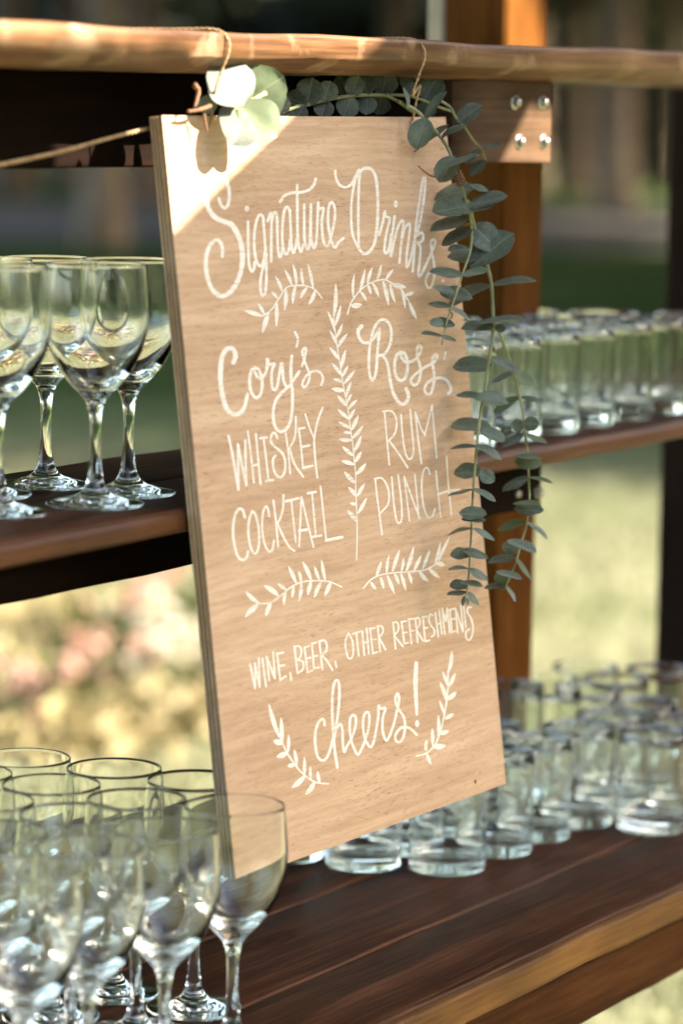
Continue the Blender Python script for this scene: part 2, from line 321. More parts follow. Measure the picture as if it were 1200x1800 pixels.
# ------------------------------------------------------------------ shelving unit
unit = empty('shelving_unit', (2.6, 1.45, 0), 'dark stained wooden shelving unit with three plank shelves holding the glassware', 'shelf')
def plank(name, x0, x1, y0, y1, z0, z1, mat, parent, rf=.003, rb=.003, step=.035, wob=.0006, seed=0, axis='X', chamfer=None, arris=None):
    """board along X with rounded arrises; rf radius on the front (-y) arrises"""
    r = random.Random(seed)
    prof = []
    def arc(cy, cz, rad, a0, a1, n=4):
        for k in range(n+1):
            a = math.radians(a0+(a1-a0)*k/n); prof.append((cy+rad*math.cos(a), cz+rad*math.sin(a)))
    if isinstance(rf, tuple): rt_, rb_ = rf
    else: rt_ = rb_ = rf
    arc(y0+rt_, z1-rt_, rt_, 180, 90, 6); arc(y1-rb, z1-rb, rb, 90, 0); arc(y1-rb, z0+rb, rb, 0, -90)
    if chamfer:
        cdy, cdz = chamfer
        for k in range(7): u = k/6; prof.append((y0+cdy*(1-u)**1.0, z0+cdz*u**1.35))
    else: arc(y0+rb_, z0+rb_, rb_, 270, 180, 6)
    n = max(2, int((x1-x0)/step)); v = []; f = []; m = len(prof); ph = [r.uniform(0, 6) for _ in range(6)]
    for i in range(n+1):
        x = x0+(x1-x0)*i/n
        wy = wob*(math.sin(x*17+ph[0])+.7*math.sin(x*41+ph[1])+.5*r.uniform(-1, 1)); wz = wob*(math.sin(x*13+ph[2])+.6*math.sin(x*37+ph[3]))
        for (py, pz) in prof: v.append((x, py+(wy if py < (y0+y1)/2 else 0), pz+wz))
    for i in range(n):
        for k in range(m):
            a = i*m+k; b = i*m+(k+1) % m; f.append((a, a+m, b+m, b))
    f.append(tuple(range(m))); f.append(tuple(reversed(range(n*m, n*m+m))))
    o = pydata(name, v, f, mat, parent, smooth=True)
    o.data.polygons[-1].use_smooth = False; o.data.polygons[-2].use_smooth = False
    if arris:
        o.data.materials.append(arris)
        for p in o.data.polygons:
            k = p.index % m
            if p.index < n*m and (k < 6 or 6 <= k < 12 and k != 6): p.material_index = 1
    return o
def upright(name, x0, x1, y0, y1, z0, z1, mat, parent, b=.004):
    v = []; f = []
    pr = [(x0+b, y0), (x1-b, y0), (x1, y0+b), (x1, y1-b), (x1-b, y1), (x0+b, y1), (x0, y1-b), (x0, y0+b)]
    n = 14
    for i in range(n+1):
        z = z0+(z1-z0)*i/n
        for p in pr: v.append((p[0]+rng.uniform(-.0004, .0004), p[1]+rng.uniform(-.0004, .0004), z))
    for i in range(n):
        for k in range(8): a = i*8+k; c = i*8+(k+1) % 8; f.append((a, c, c+8, a+8))
    f.append(tuple(reversed(range(8)))); f.append(tuple(range(n*8, n*8+8)))
    return pydata(name, v, f, mat, parent)
UX0, UX1 = 1.05, 3.42
# lower shelf: four planks, front one with a lighter worn edge
for i, (y0, y1, x1) in enumerate([(1.1765, 1.284, UX1), (1.288, 1.4165, UX1), (1.4205, 1.552, UX1), (1.556, 1.605, 2.70), (1.609, 1.710, 2.70)]):
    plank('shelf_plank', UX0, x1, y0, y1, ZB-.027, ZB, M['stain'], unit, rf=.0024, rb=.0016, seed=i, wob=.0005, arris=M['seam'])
# middle shelf
ym = [1.3215, 1.431, 1.4345, 1.553]
for i in range(2):
    plank('shelf_plank', UX0, UX1, ym[2*i], ym[2*i+1], ZM-.017, ZM, M['stain'], unit, rf=.003, seed=10+i)
# top shelf with a rounded front
yt = [1.310, 1.431, 1.4345, 1.553]
for i in range(2):
    plank('shelf_plank', UX0, UX1, yt[2*i], yt[2*i+1], ZT-.030, ZT, M['top'] if i == 0 else M['stain'], unit, rf=(.0035, .003) if i == 0 else .003, seed=20+i, wob=.0009, chamfer=(.030, .0125) if i == 0 else None)
# edging strips nailed on the front of the lower shelf, aprons below the shelves
plank('edge_strip', UX0, UX1, 1.1660, 1.1762, ZB-.0265, ZB-.0008, M['stain_edge'], unit, rf=.003, seed=31)
plank('edge_strip', UX0, UX1, 1.3110, 1.3212, ZM-.0178, ZM-.0006, M['mid_edge'], unit, rf=(.006, .005), seed=32)
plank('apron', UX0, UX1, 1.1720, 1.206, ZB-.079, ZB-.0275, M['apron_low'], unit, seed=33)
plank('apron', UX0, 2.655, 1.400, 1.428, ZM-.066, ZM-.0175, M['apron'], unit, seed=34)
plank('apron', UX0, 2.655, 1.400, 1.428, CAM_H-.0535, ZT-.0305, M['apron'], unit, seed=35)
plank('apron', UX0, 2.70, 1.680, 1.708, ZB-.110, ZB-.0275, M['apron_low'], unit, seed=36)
# posts
upright('post', 2.767, 2.852, 1.5050, 1.576, 0, CAM_H+.75, M['post'], unit)
upright('batten', 2.769, 2.800, 1.5765, 1.5970, CAM_H-.30, CAM_H+.75, M['batten'], unit)
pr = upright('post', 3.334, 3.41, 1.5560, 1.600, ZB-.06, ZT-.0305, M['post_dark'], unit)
upright('post', 1.10, 1.18, 1.5050, 1.576, 0, CAM_H+.75, M['post'], unit)
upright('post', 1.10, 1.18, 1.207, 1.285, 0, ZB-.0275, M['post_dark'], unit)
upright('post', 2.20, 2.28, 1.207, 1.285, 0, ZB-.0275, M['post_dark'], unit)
# bracket plates bolted under the top and middle shelf
def bolt(x, y, z, parent, r=.0042):
    v, f = tube([(x, y+.004, z), (x, y-.0004, z)], r*1.6, 16)
    tube([(x, y-.0004, z), (x, y-.003, z), (x, y-.0048, z), (x, y-.0056, z)], [r, r, r*.75, r*.3], 14, v, f)
    return pydata('bolt', v, f, M['steel'], parent, smooth=True)
bp1 = plank('bracket_plate', 2.365, 2.548, 1.338, 1.3995, CAM_H-.0545, ZT-.0305, M['plate'], unit, seed=41, rf=.002)
for p in [(905, 180), (953, 180), (912, 249), (955, 249)]:
    q = on_y(*p, 1.338); bolt(q.x, 1.338, q.z, bp1)
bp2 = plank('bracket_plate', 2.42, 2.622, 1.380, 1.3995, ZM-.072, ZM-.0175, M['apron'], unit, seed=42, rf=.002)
for p in [(905, 868), (945, 866)]:
    q = on_y(*p, 1.380); bolt(q.x, 1.380, q.z, bp2)

# ------------------------------------------------------------------ sign board
K = .127; SN = math.sqrt(1+K*K)
SD = Vector((0, -K, -1))/SN              # down the board
SNRM = Vector((0, -1, K))/SN             # out of the face
def sp3(x, y, off=0.0):
    """photo pixel -> point on a plane parallel to the face, off metres in front"""
    p0 = Vector((0, 1.297, CAM_H-.303)) + SNRM*off
    r = ray(x, y); t = (p0-CAMP).dot(SNRM)/r.dot(SNRM); return CAMP + r*t
SX0, SX1 = 1.9300, 2.3480
top = sp3(287, 203); bot = sp3(413, 1551)
SO = Vector((SX0, top.y, top.z)); SH = (bot-top).dot(SD)
signo = empty('drinks_sign', tuple(SO + SD*SH + Vector(((SX1-SX0)/2, 0, 0))), 'plywood drinks menu board with white hand lettering hung from the top shelf', 'sign')
def slab(name, t0, t1, mat, inset=0.0):
    v = []; 
    n = 2
    for t in (t0, t1):
        for (u, w) in ((inset, inset), (SX1-SX0-inset, inset), (SX1-SX0-inset, SH-inset), (inset, SH-inset)):
            v.append(SO + Vector((u, 0, 0)) + SD*w - SNRM*t)
    return pydata(name, v, [(0, 3, 2, 1), (4, 5, 6, 7), (0, 1, 5, 4), (1, 2, 6, 5), (2, 3, 7, 6), (3, 0, 4, 7)], mat, signo)
slab('face_veneer', 0, .0016, M['face'])
tt = .0017; cols = ['ply_b', 'ply_a', 'ply_b', 'ply_a', 'ply_b']
for i, c in enumerate(cols):
    th = (.0015, .0018, .0015, .0018, .0014)[i]
    slab('ply', tt, tt+th, M[c], .0002+.0003*(i % 2)); tt += th+.00005
slab('back_veneer', tt, tt+.0014, M['ply_a'])
q = sp3(835, 1374, .00025); v = []
for k in range(14): v.append(q + Vector((1, 0, 0))*.0016*math.cos(k*math.tau/14) + SD*.0021*math.sin(k*math.tau/14))
pydata('screw_hole', v, [tuple(range(14))], M['hole'], signo)

# ---- lettering: strokes traced as centre lines on the board, (crop x, crop y, scale, [(width, points)...], [(base, tip, width) leaves], [dots])
LET = {}
LET['lettering_signature'] = (350, 300, .21667, [
 ((24, 26, 30, 38, 42, 40, 36, 34, 30, 26), [(160, 225), (178, 278), (210, 303), (236, 270), (246, 200), (235, 120), (200, 55), (140, 22), (88, 50), (60, 120), (58, 220), (80, 310), (130, 378), (200, 412), (265, 440), (315, 520), (345, 620), (352, 720), (335, 830), (300, 920), (250, 988), (185, 1018), (125, 985), (85, 920), (60, 820), (55, 730), (70, 650), (100, 590), (145, 562), (178, 590), (190, 640), (188, 695)]),
 (22, [(397, 415), (397, 500), (398, 600), (402, 720), (412, 790), (430, 818), (446, 790), (450, 740)]),
 (22, [(525, 400), (510, 363), (485, 363), (460, 430), (447, 540), (450, 650), (468, 740), (497, 775), (520, 740), (535, 650)]),
 (22, [(518, 370), (528, 500), (538, 650), (545, 760), (545, 900), (535, 990), (515, 1012), (500, 980), (497, 900), (510, 820), (535, 730), (548, 680)]),
 (22, [(555, 410), (572, 360), (586, 350), (586, 500), (584, 735)]), (22, [(586, 420), (605, 345), (625, 345), (632, 400), (635, 520), (640, 640), (655, 702), (672, 660), (680, 590)]),
 (22, [(738, 325), (712, 293), (690, 330), (677, 430), (674, 560), (685, 640), (705, 678), (728, 640), (738, 560)]), (22, [(735, 320), (743, 480), (748, 600), (762, 667), (780, 630), (790, 560)]),
 (22, [(795, 115), (796, 300), (797, 450), (803, 580), (825, 660), (845, 600)]), (24, [(657, 252), (690, 205), (750, 180), (830, 175), (890, 155), (930, 115), (945, 65)]),
 (22, [(852, 278), (852, 450), (856, 570), (878, 637), (897, 590), (902, 450), (906, 275)]), (22, [(906, 275), (905, 450), (910, 560), (930, 627), (950, 570), (958, 430), (965, 258)]),
 (22, [(965, 258), (975, 312), (1008, 302), (995, 400), (998, 500), (1010, 580), (1035, 612), (1060, 570), (1095, 420), (1100, 310), (1075, 255), (1050, 300), (1045, 420), (1060, 520), (1080, 590), (1103, 622), (1130, 580), (1170, 548)])],
 [], [(388, 308, 19, 24)])
LET['lettering_drinks'] = (570, 280, .18333, [
 (26, [(105, 110), (110, 175), (145, 245), (205, 268), (260, 235), (300, 160), (332, 98)]),
 (24, [(325, 130), (290, 220), (262, 380), (256, 560), (270, 720), (318, 838)]), (26, [(340, 110), (330, 250), (325, 450), (325, 650), (328, 842)]),
 (30, [(335, 130), (365, 95), (410, 84), (455, 100), (490, 170), (507, 300), (512, 450), (505, 640), (480, 800), (430, 885), (370, 902), (325, 845)]),
 (24, [(525, 722), (560, 600), (578, 495), (588, 545), (625, 572), (600, 680), (580, 800), (575, 880), (592, 902), (615, 860), (640, 720)]),
 (24, [(672, 545), (655, 680), (638, 820), (636, 930), (665, 800), (700, 660), (740, 588), (757, 610), (745, 720), (730, 850), (718, 990)]),
 (24, [(735, 820), (760, 680), (805, 620), (820, 650), (808, 760), (790, 900), (785, 1025), (802, 1018), (830, 930), (860, 790)]),
 (25, [(845, 1075), (858, 900), (875, 650), (910, 400), (945, 188), (966, 200), (955, 350), (925, 550), (890, 710)]),
 (24, [(885, 730), (930, 702), (947, 740), (930, 790), (890, 800)]), (24, [(895, 800), (920, 850), (912, 970), (900, 1095), (912, 1124), (940, 1080), (1000, 950), (1035, 870), (1062, 790), (1040, 768), (1020, 800), (1030, 900), (1050, 1010), (1050, 1130), (1020, 1222), (985, 1222), (970, 1160), (995, 1100), (1035, 1070)])],
 [], [(683, 428, 19, 36), (1135, 1165, 14, 14)])
LET['painted_sprig_a'] = (420, 450, .275, [(9, [(150, 385), (210, 340), (250, 280), (300, 205), (360, 188), (430, 192), (485, 215), (530, 268)])],
 [(150, 383, 35, 347, 30), (163, 372, 122, 303, 22), (190, 362, 150, 490, 32), (240, 290, 238, 450, 26), (245, 270, 207, 228, 20), (275, 225, 233, 130, 22), (297, 205, 290, 350, 26), (337, 185, 292, 88, 22), (362, 190, 343, 305, 24), (367, 185, 345, 52, 22), (412, 185, 398, 78, 20), (435, 200, 392, 270, 24), (475, 212, 440, 52, 22), (487, 220, 445, 312, 26)], [])
LET['painted_sprig_b'] = (420, 450, .275, [(9, [(693, 372), (715, 300), (760, 235), (810, 190), (870, 160), (930, 152), (985, 178), (1040, 220), (1090, 300)])],
 [(730, 262, 738, 115, 20), (715, 318, 785, 310, 36), (770, 230, 805, 85, 22), (775, 225, 815, 287, 20), (820, 185, 852, 72, 22), (820, 180, 842, 245, 20), (852, 170, 893, 260, 22), (883, 150, 908, 55, 20), (920, 160, 955, 315, 26), (938, 152, 985, 85, 20), (965, 175, 997, 297, 22), (980, 182, 1067, 200, 36), (1040, 222, 1060, 332, 20), (1065, 248, 1115, 232, 26), (1088, 300, 1133, 402, 26)], [])
LET['painted_vine'] = (560, 490, .13889, [(14, [(190, 430), (195, 560), (210, 680), (225, 800), (240, 900), (265, 1050), (290, 1220), (315, 1370), (345, 1530), (375, 1690), (388, 1785)])],
 [(190, 480, 215, 65, 56), (205, 600, 280, 340, 46), (205, 660, 110, 410, 42), (220, 750, 300, 568, 44), (230, 840, 138, 655, 42), (240, 870, 360, 695, 46), (255, 1020, 138, 870, 50), (280, 1130, 340, 898, 50), (285, 1220, 168, 1070, 46), (300, 1240, 370, 1100, 40), (305, 1310, 185, 1270, 42), (320, 1330, 458, 1155, 44), (325, 1415, 165, 1390, 66), (345, 1500, 412, 1300, 44), (360, 1570, 420, 1450, 36), (355, 1610, 235, 1475, 54), (375, 1650, 490, 1530, 42), (385, 1780, 240, 1650, 50), (390, 1780, 460, 1645, 42)], [])
LET['painted_vine_lower'] = (580, 730, .14440, [(15, [(235, 50), (250, 190), (275, 350), (290, 520), (310, 700), (312, 900), (320, 1100), (328, 1290), (328, 1500), (322, 1760)])],
 [(245, 160, 105, 80, 44), (262, 180, 345, 0, 50), (250, 215, 160, 205, 36), (270, 280, 400, 125, 46), (260, 300, 112, 290, 50), (285, 450, 378, 250, 50), (280, 495, 150, 380, 50), (305, 570, 380, 440, 48), (290, 600, 140, 555, 56), (315, 720, 435, 585, 54), (305, 830, 172, 685, 58), (330, 985, 420, 830, 46), (315, 985, 222, 875, 52), (320, 1085, 243, 1065, 46), (335, 1200, 445, 1005, 46), (325, 1290, 210, 1155, 56)], [])
LET['lettering_name_a'] = (370, 570, .18333, [
 ((44, 44, 46, 46, 42, 32), [(220, 365), (240, 310), (225, 250), (190, 232), (145, 250), (110, 320), (97, 450), (100, 580), (125, 720), (165, 820), (225, 862), (290, 845), (330, 780), (355, 670)]),
 (30, [(425, 413), (390, 450), (375, 540), (385, 630), (415, 690), (445, 702), (480, 670), (495, 590), (490, 500), (460, 435), (425, 413)]), (28, [(418, 430), (440, 490), (470, 517), (510, 495), (540, 430), (546, 328), (560, 385), (612, 380), (590, 440), (585, 540), (595, 610), (615, 630), (640, 590), (660, 480), (682, 372), (692, 440), (700, 540), (740, 602), (790, 540), (850, 455)]),
 (30, [(780, 303), (770, 420), (775, 560), (785, 650), (783, 800), (765, 930), (720, 1010), (660, 1027), (615, 970), (600, 870), (615, 760), (660, 680), (740, 602)]),
 (24, [(810, 75), (837, 140), (825, 215)]),
 (24, [(875, 402), (900, 330), (915, 240), (895, 230), (880, 270), (900, 350), (935, 440), (950, 490), (935, 560), (900, 602), (880, 580), (900, 520), (960, 460), (1030, 450), (1070, 490), (1075, 540), (1060, 580)])], [], [])
LET['lettering_name_b'] = (620, 550, .15833, [
 ((50, 38, 34, 34, 30), [(95, 150), (62, 190), (65, 260), (110, 325), (180, 325), (240, 270), (295, 180)]),
 (32, [(295, 178), (285, 300), (270, 450), (262, 600), (245, 700), (215, 747), (190, 700), (178, 600), (180, 450), (195, 330), (225, 200), (270, 110), (335, 73), (395, 110), (425, 200), (420, 310), (390, 400), (340, 460), (275, 475)]),
 ((32, 32, 36, 40, 38, 44), [(325, 468), (370, 530), (395, 620), (415, 760), (445, 880), (495, 975), (550, 1012), (600, 980), (615, 910), (590, 843)]),
 (36, [(530, 435), (485, 470), (462, 570), (468, 670), (500, 735), (545, 750), (585, 710), (605, 620), (600, 520), (570, 450), (530, 433)]), (32, [(530, 440), (538, 490), (580, 545), (640, 540), (700, 510), (750, 430), (755, 375), (730, 363), (712, 400), (715, 490), (740, 570), (750, 660), (725, 770), (680, 803), (645, 770), (655, 720), (730, 650), (800, 600), (880, 560), (925, 510), (930, 470), (905, 462), (885, 500), (885, 580), (900, 680), (895, 790), (865, 890), (825, 902), (795, 860), (815, 790), (880, 740), (960, 720), (1030, 740), (1075, 800), (1085, 860), (1058, 897)]),
 (22, [(1028, 438), (1012, 510)])], [], [])
LET['lettering_whiskey'] = (395, 700, .175, [
 (25, [(38, 378), (75, 550), (110, 750), (138, 918)]), (22, [(138, 918), (135, 650), (132, 462)]), (24, [(132, 462), (175, 680), (217, 875)]), (24, [(217, 875), (210, 650), (207, 422)]),
 (19, [(232, 332), (262, 560), (293, 848)]), (21, [(313, 358), (335, 600), (360, 863)]), (24, [(283, 675), (340, 665)]),
 (19, [(390, 400), (415, 600), (438, 812)]), (24, [(357, 402), (422, 394)]), (26, [(413, 829), (483, 821)]),
 (24, [(527, 402), (510, 358), (485, 348), (465, 390), (470, 450), (520, 500), (575, 550), (605, 620), (605, 720), (580, 780), (545, 792), (505, 750), (485, 680), (485, 610), (510, 578)]),
 (18, [(613, 353), (640, 560), (657, 758)]), (20, [(713, 185), (712, 330), (690, 430), (645, 505)]), (22, [(650, 505), (700, 660), (787, 788)]),
 (18, [(742, 303), (765, 480), (785, 695)]), (24, [(740, 308), (800, 297)]), (24, [(768, 490), (850, 472)]), (25, [(786, 700), (882, 678)]),
 (18, [(808, 160), (850, 290), (897, 405)]), (21, [(983, 95), (935, 220), (900, 390), (900, 500), (915, 680), (931, 800)])], [], [])
LET['lettering_cocktail'] = (400, 840, .175, [
 (26, [(175, 398), (155, 330), (125, 308), (85, 350), (60, 450), (55, 570), (75, 700), (105, 790), (150, 824), (190, 800), (206, 738)]),
 (23, [(250, 333), (222, 400), (208, 500), (215, 620), (240, 720), (275, 762), (305, 720), (318, 620), (310, 490), (280, 370), (250, 333)]),
 (20, [(418, 385), (405, 310), (385, 288), (358, 340), (347, 450), (352, 560), (375, 670), (415, 738), (450, 715), (466, 628)]),
 (20, [(460, 225), (485, 430), (508, 690)]), (20, [(560, 172), (558, 290), (535, 390), (502, 455)]), (20, [(500, 455), (560, 590), (625, 700), (672, 732)]),
 (28, [(585, 234), (640, 222), (712, 203)]), (18, [(640, 230), (660, 420), (685, 648)]),
 (18, [(740, 192), (732, 400), (718, 688)]), (19, [(742, 192), (795, 420), (862, 694)]), (29, [(722, 530), (818, 515)]),
 (18, [(848, 160), (865, 350), (885, 578)]), (27, [(805, 156), (885, 142)]), (27, [(857, 591), (938, 577)]),
 (18, [(932, 82), (955, 300), (990, 628)]), (29, [(988, 628), (1150, 595)])], [], [])
LET['lettering_rum'] = (650, 700, .14167, [
 (22, [(180, 165), (200, 400), (240, 828)]), (21, [(158, 165), (250, 155), (300, 195), (330, 290), (310, 430), (232, 528)]), (22, [(240, 528), (350, 680), (468, 862)]),
 (22, [(385, 200), (400, 420), (430, 640), (460, 730), (490, 757), (525, 720), (540, 620), (520, 400), (498, 140)]),
 (22, [(562, 175), (590, 450), (637, 812)]), (20, [(562, 178), (620, 340), (678, 462)]), (20, [(678, 462), (720, 290), (768, 86)]), (21, [(768, 86), (790, 350), (827, 742)])], [], [])
LET['lettering_punch'] = (650, 700, .14167, [
 (22, [(65, 1000), (85, 1200), (115, 1420), (150, 1692)]), (23, [(58, 1000), (140, 990), (200, 1060), (235, 1180), (220, 1320), (125, 1428)]),
 (22, [(270, 980), (285, 1200), (310, 1420), (335, 1530), (365, 1548), (395, 1480), (385, 1250), (348, 950)]),
 (20, [(422, 972), (445, 1150), (490, 1520)]), (21, [(422, 972), (500, 1180), (614, 1490)]), (19, [(555, 942), (575, 1150), (605, 1475)]),
 (21, [(742, 943), (720, 875), (690, 863), (655, 930), (640, 1080), (650, 1250), (680, 1400), (725, 1482), (775, 1460), (803, 1372)]),
 (21, [(817, 905), (840, 1150), (877, 1468)]), (20, [(948, 722), (970, 1050), (1008, 1443)]), (26, [(848, 1190), (960, 1155), (1102, 1134)])], [], [])
LET['painted_sprig_c'] = (420, 940, .31667, [(8, [(110, 382), (170, 378), (230, 340), (290, 290), (350, 262), (420, 255), (500, 260), (570, 290)])],
 [(110, 380, 38, 315, 24), (105, 385, 35, 455, 30), (180, 370, 148, 452, 24), (220, 340, 140, 282, 28), (262, 305, 215, 270, 20), (260, 315, 250, 392, 18), (318, 268, 275, 175, 22), (303, 285, 295, 350, 18), (345, 262, 330, 200, 18), (345, 265, 332, 370, 20), (400, 250, 353, 150, 24), (400, 258, 382, 335, 24), (445, 250, 418, 172, 18), (455, 262, 418, 350, 24), (478, 250, 458, 140, 20), (510, 262, 475, 340, 24)], [])
LET['painted_sprig_d'] = (420, 940, .31667, [(8, [(690, 298), (730, 250), (790, 222), (870, 210), (950, 205), (1030, 195), (1080, 170), (1105, 150)])],
 [(762, 228, 790, 148, 20), (730, 262, 760, 303, 18), (818, 215, 832, 112, 18), (785, 235, 803, 302, 20), (850, 205, 890, 85, 22), (822, 225, 862, 328, 22), (900, 205, 912, 128, 16), (862, 215, 887, 275, 20), (925, 205, 968, 65, 22), (897, 215, 925, 308, 20), (970, 200, 1010, 115, 20), (940, 210, 958, 275, 18), (1018, 190, 1058, 85, 18), (1000, 205, 1050, 260, 24), (1055, 190, 1110, 238, 24), (1087, 160, 1117, 38, 18), (1105, 150, 1168, 10, 18), (1095, 160, 1142, 168, 28)], [])
LET['lettering_wine_beer'] = (430, 1110, .175, [
 (21, [(55, 325), (80, 450), (105, 572)]), (19, [(105, 572), (105, 318)]), (19, [(105, 325), (130, 450), (152, 558)]), (19, [(152, 558), (142, 268)]), (20, [(178, 272), (215, 552)]),
 (20, [(220, 252), (247, 493)]), (20, [(220, 252), (305, 473)]), (18, [(287, 207), (303, 468)]),
 (20, [(325, 218), (358, 488)]), (20, [(325, 222), (387, 212)]), (20, [(345, 347), (397, 338)]), (22, [(356, 487), (413, 450)]), (18, [(458, 418), (468, 488)]),
 (20, [(500, 152), (530, 420)]), (19, [(495, 152), (550, 150), (570, 200), (555, 260), (518, 287)]), (19, [(528, 287), (580, 300), (592, 350), (570, 395), (528, 418)]),
 (19, [(600, 158), (632, 408)]), (19, [(598, 162), (648, 145)]), (18, [(616, 271), (662, 262)]), (21, [(630, 409), (684, 388)]),
 (18, [(675, 120), (695, 372)]), (19, [(672, 123), (717, 112)]), (18, [(686, 251), (732, 242)]), (19, [(695, 373), (747, 360)]),
 (19, [(750, 98), (780, 382)]), (20, [(745, 102), (800, 90), (825, 140), (815, 200), (768, 237)]), (19, [(775, 237), (830, 300), (882, 390)]), (16, [(910, 302), (922, 362)])], [], [])
LET['lettering_refreshments'] = (600, 1050, .20833, [(15, p) for p in [
 [(60, 303), (35, 360), (35, 430), (55, 505), (80, 517), (98, 470), (92, 370), (60, 303)], [(90, 309), (160, 288)], [(125, 300), (145, 494)], [(175, 286), (192, 488)], [(212, 260), (230, 474)], [(184, 386), (228, 372)],
 [(240, 262), (265, 475)], [(238, 267), (280, 258)], [(249, 361), (292, 352)], [(264, 472), (300, 460)], [(305, 242), (325, 458)], [(302, 245), (340, 245), (350, 290), (313, 342)], [(318, 342), (372, 442)],
 [(435, 212), (455, 434)], [(431, 214), (470, 213), (480, 270), (443, 327)], [(448, 327), (517, 414)], [(505, 203), (530, 391)], [(503, 206), (547, 201)], [(514, 301), (552, 295)], [(529, 391), (562, 382)],
 [(568, 183), (590, 393)], [(566, 187), (607, 180)], [(577, 286), (610, 280)], [(622, 178), (642, 382)], [(619, 180), (650, 174), (660, 220), (630, 277)], [(634, 277), (687, 367)], [(685, 163), (705, 371)], [(683, 166), (720, 160)], [(691, 261), (727, 255)], [(704, 371), (740, 362)],
 [(767, 150), (745, 144), (735, 190), (755, 240), (780, 270), (780, 315), (758, 332)], [(790, 127), (815, 332)], [(822, 103), (845, 308)], [(804, 226), (841, 215)], [(848, 93), (870, 312)], [(848, 95), (880, 202)], [(880, 202), (890, 93)], [(890, 95), (912, 298)],
 [(912, 103), (930, 292)], [(910, 106), (947, 95)], [(919, 186), (954, 180)], [(929, 293), (957, 285)], [(960, 93), (978, 297)], [(960, 95), (1023, 288)], [(1005, 68), (1025, 273)], [(1030, 78), (1048, 252)],
 [(1092, 84), (1065, 88), (1062, 130), (1090, 175), (1108, 250), (1100, 320), (1075, 361), (1050, 340), (1050, 290), (1077, 267)]]], [], [])
LET['lettering_cheers'] = (540, 1150, .175, [
 (27, [(172, 712), (170, 665), (145, 655), (105, 700), (80, 800), (82, 920), (105, 1030), (150, 1067), (195, 1040), (235, 940), (265, 820), (300, 650), (320, 450), (318, 300), (295, 262), (265, 310), (250, 450), (252, 650), (265, 850), (280, 1000), (302, 1138)]),
 (25, [(265, 870), (290, 760), (330, 700), (352, 760), (356, 880), (370, 982), (400, 920), (440, 850), (480, 740), (486, 640), (460, 610), (430, 650), (425, 760), (445, 880), (480, 970), (510, 1007), (550, 940), (580, 860), (615, 740), (622, 620), (598, 578), (565, 630), (560, 740), (580, 850), (610, 910), (638, 932), (665, 880), (690, 760), (712, 620), (715, 518), (740, 545), (782, 545), (757, 640), (755, 760), (775, 840), (795, 867), (825, 820), (870, 690), (905, 540), (921, 440), (905, 393), (885, 440), (890, 500), (930, 570), (970, 640), (980, 740), (960, 840), (920, 882), (885, 860), (890, 800), (940, 740), (1010, 735), (1060, 770), (1097, 808)]),
 ((38, 44, 40, 28), [(1092, 88), (1085, 300), (1098, 602)])], [], [(1102, 697, 21, 37)])
LET['painted_sprig_e'] = (460, 1140, .3, [(9, [(95, 490), (122, 555), (150, 615), (210, 700), (260, 750), (320, 785), (390, 792)])],
 [(100, 515, 42, 325, 26), (118, 560, 113, 405, 26), (122, 558, 68, 540, 34), (152, 610, 157, 505, 20), (150, 610, 88, 635, 34), (205, 690, 190, 590, 20), (192, 680, 152, 692, 26), (250, 745, 250, 635, 20), (252, 745, 177, 815, 30), (287, 770, 285, 688, 16), (310, 782, 257, 855, 30), (340, 788, 327, 718, 20)], [])
LET['painted_sprig_f'] = (460, 1140, .3, [(9, [(1090, 130), (1088, 250), (1075, 350), (1050, 470), (1015, 560), (965, 612), (905, 630)])],
 [(1092, 140, 1112, 15, 24), (1087, 215, 1058, 135, 18), (1092, 230, 1133, 142, 22), (1082, 305, 1042, 195, 24), (1085, 300, 1137, 255, 30), (1068, 385, 1040, 305, 16), (1072, 412, 1122, 382, 24), (1035, 520, 1033, 390, 20), (1042, 500, 1093, 482, 28), (1000, 570, 997, 468, 20), (1000, 575, 1075, 570, 34), (960, 600, 965, 535, 20), (965, 612, 990, 680, 20)], [])
PXM = 2.45/F           # metres per photo pixel at the board
layer = 0
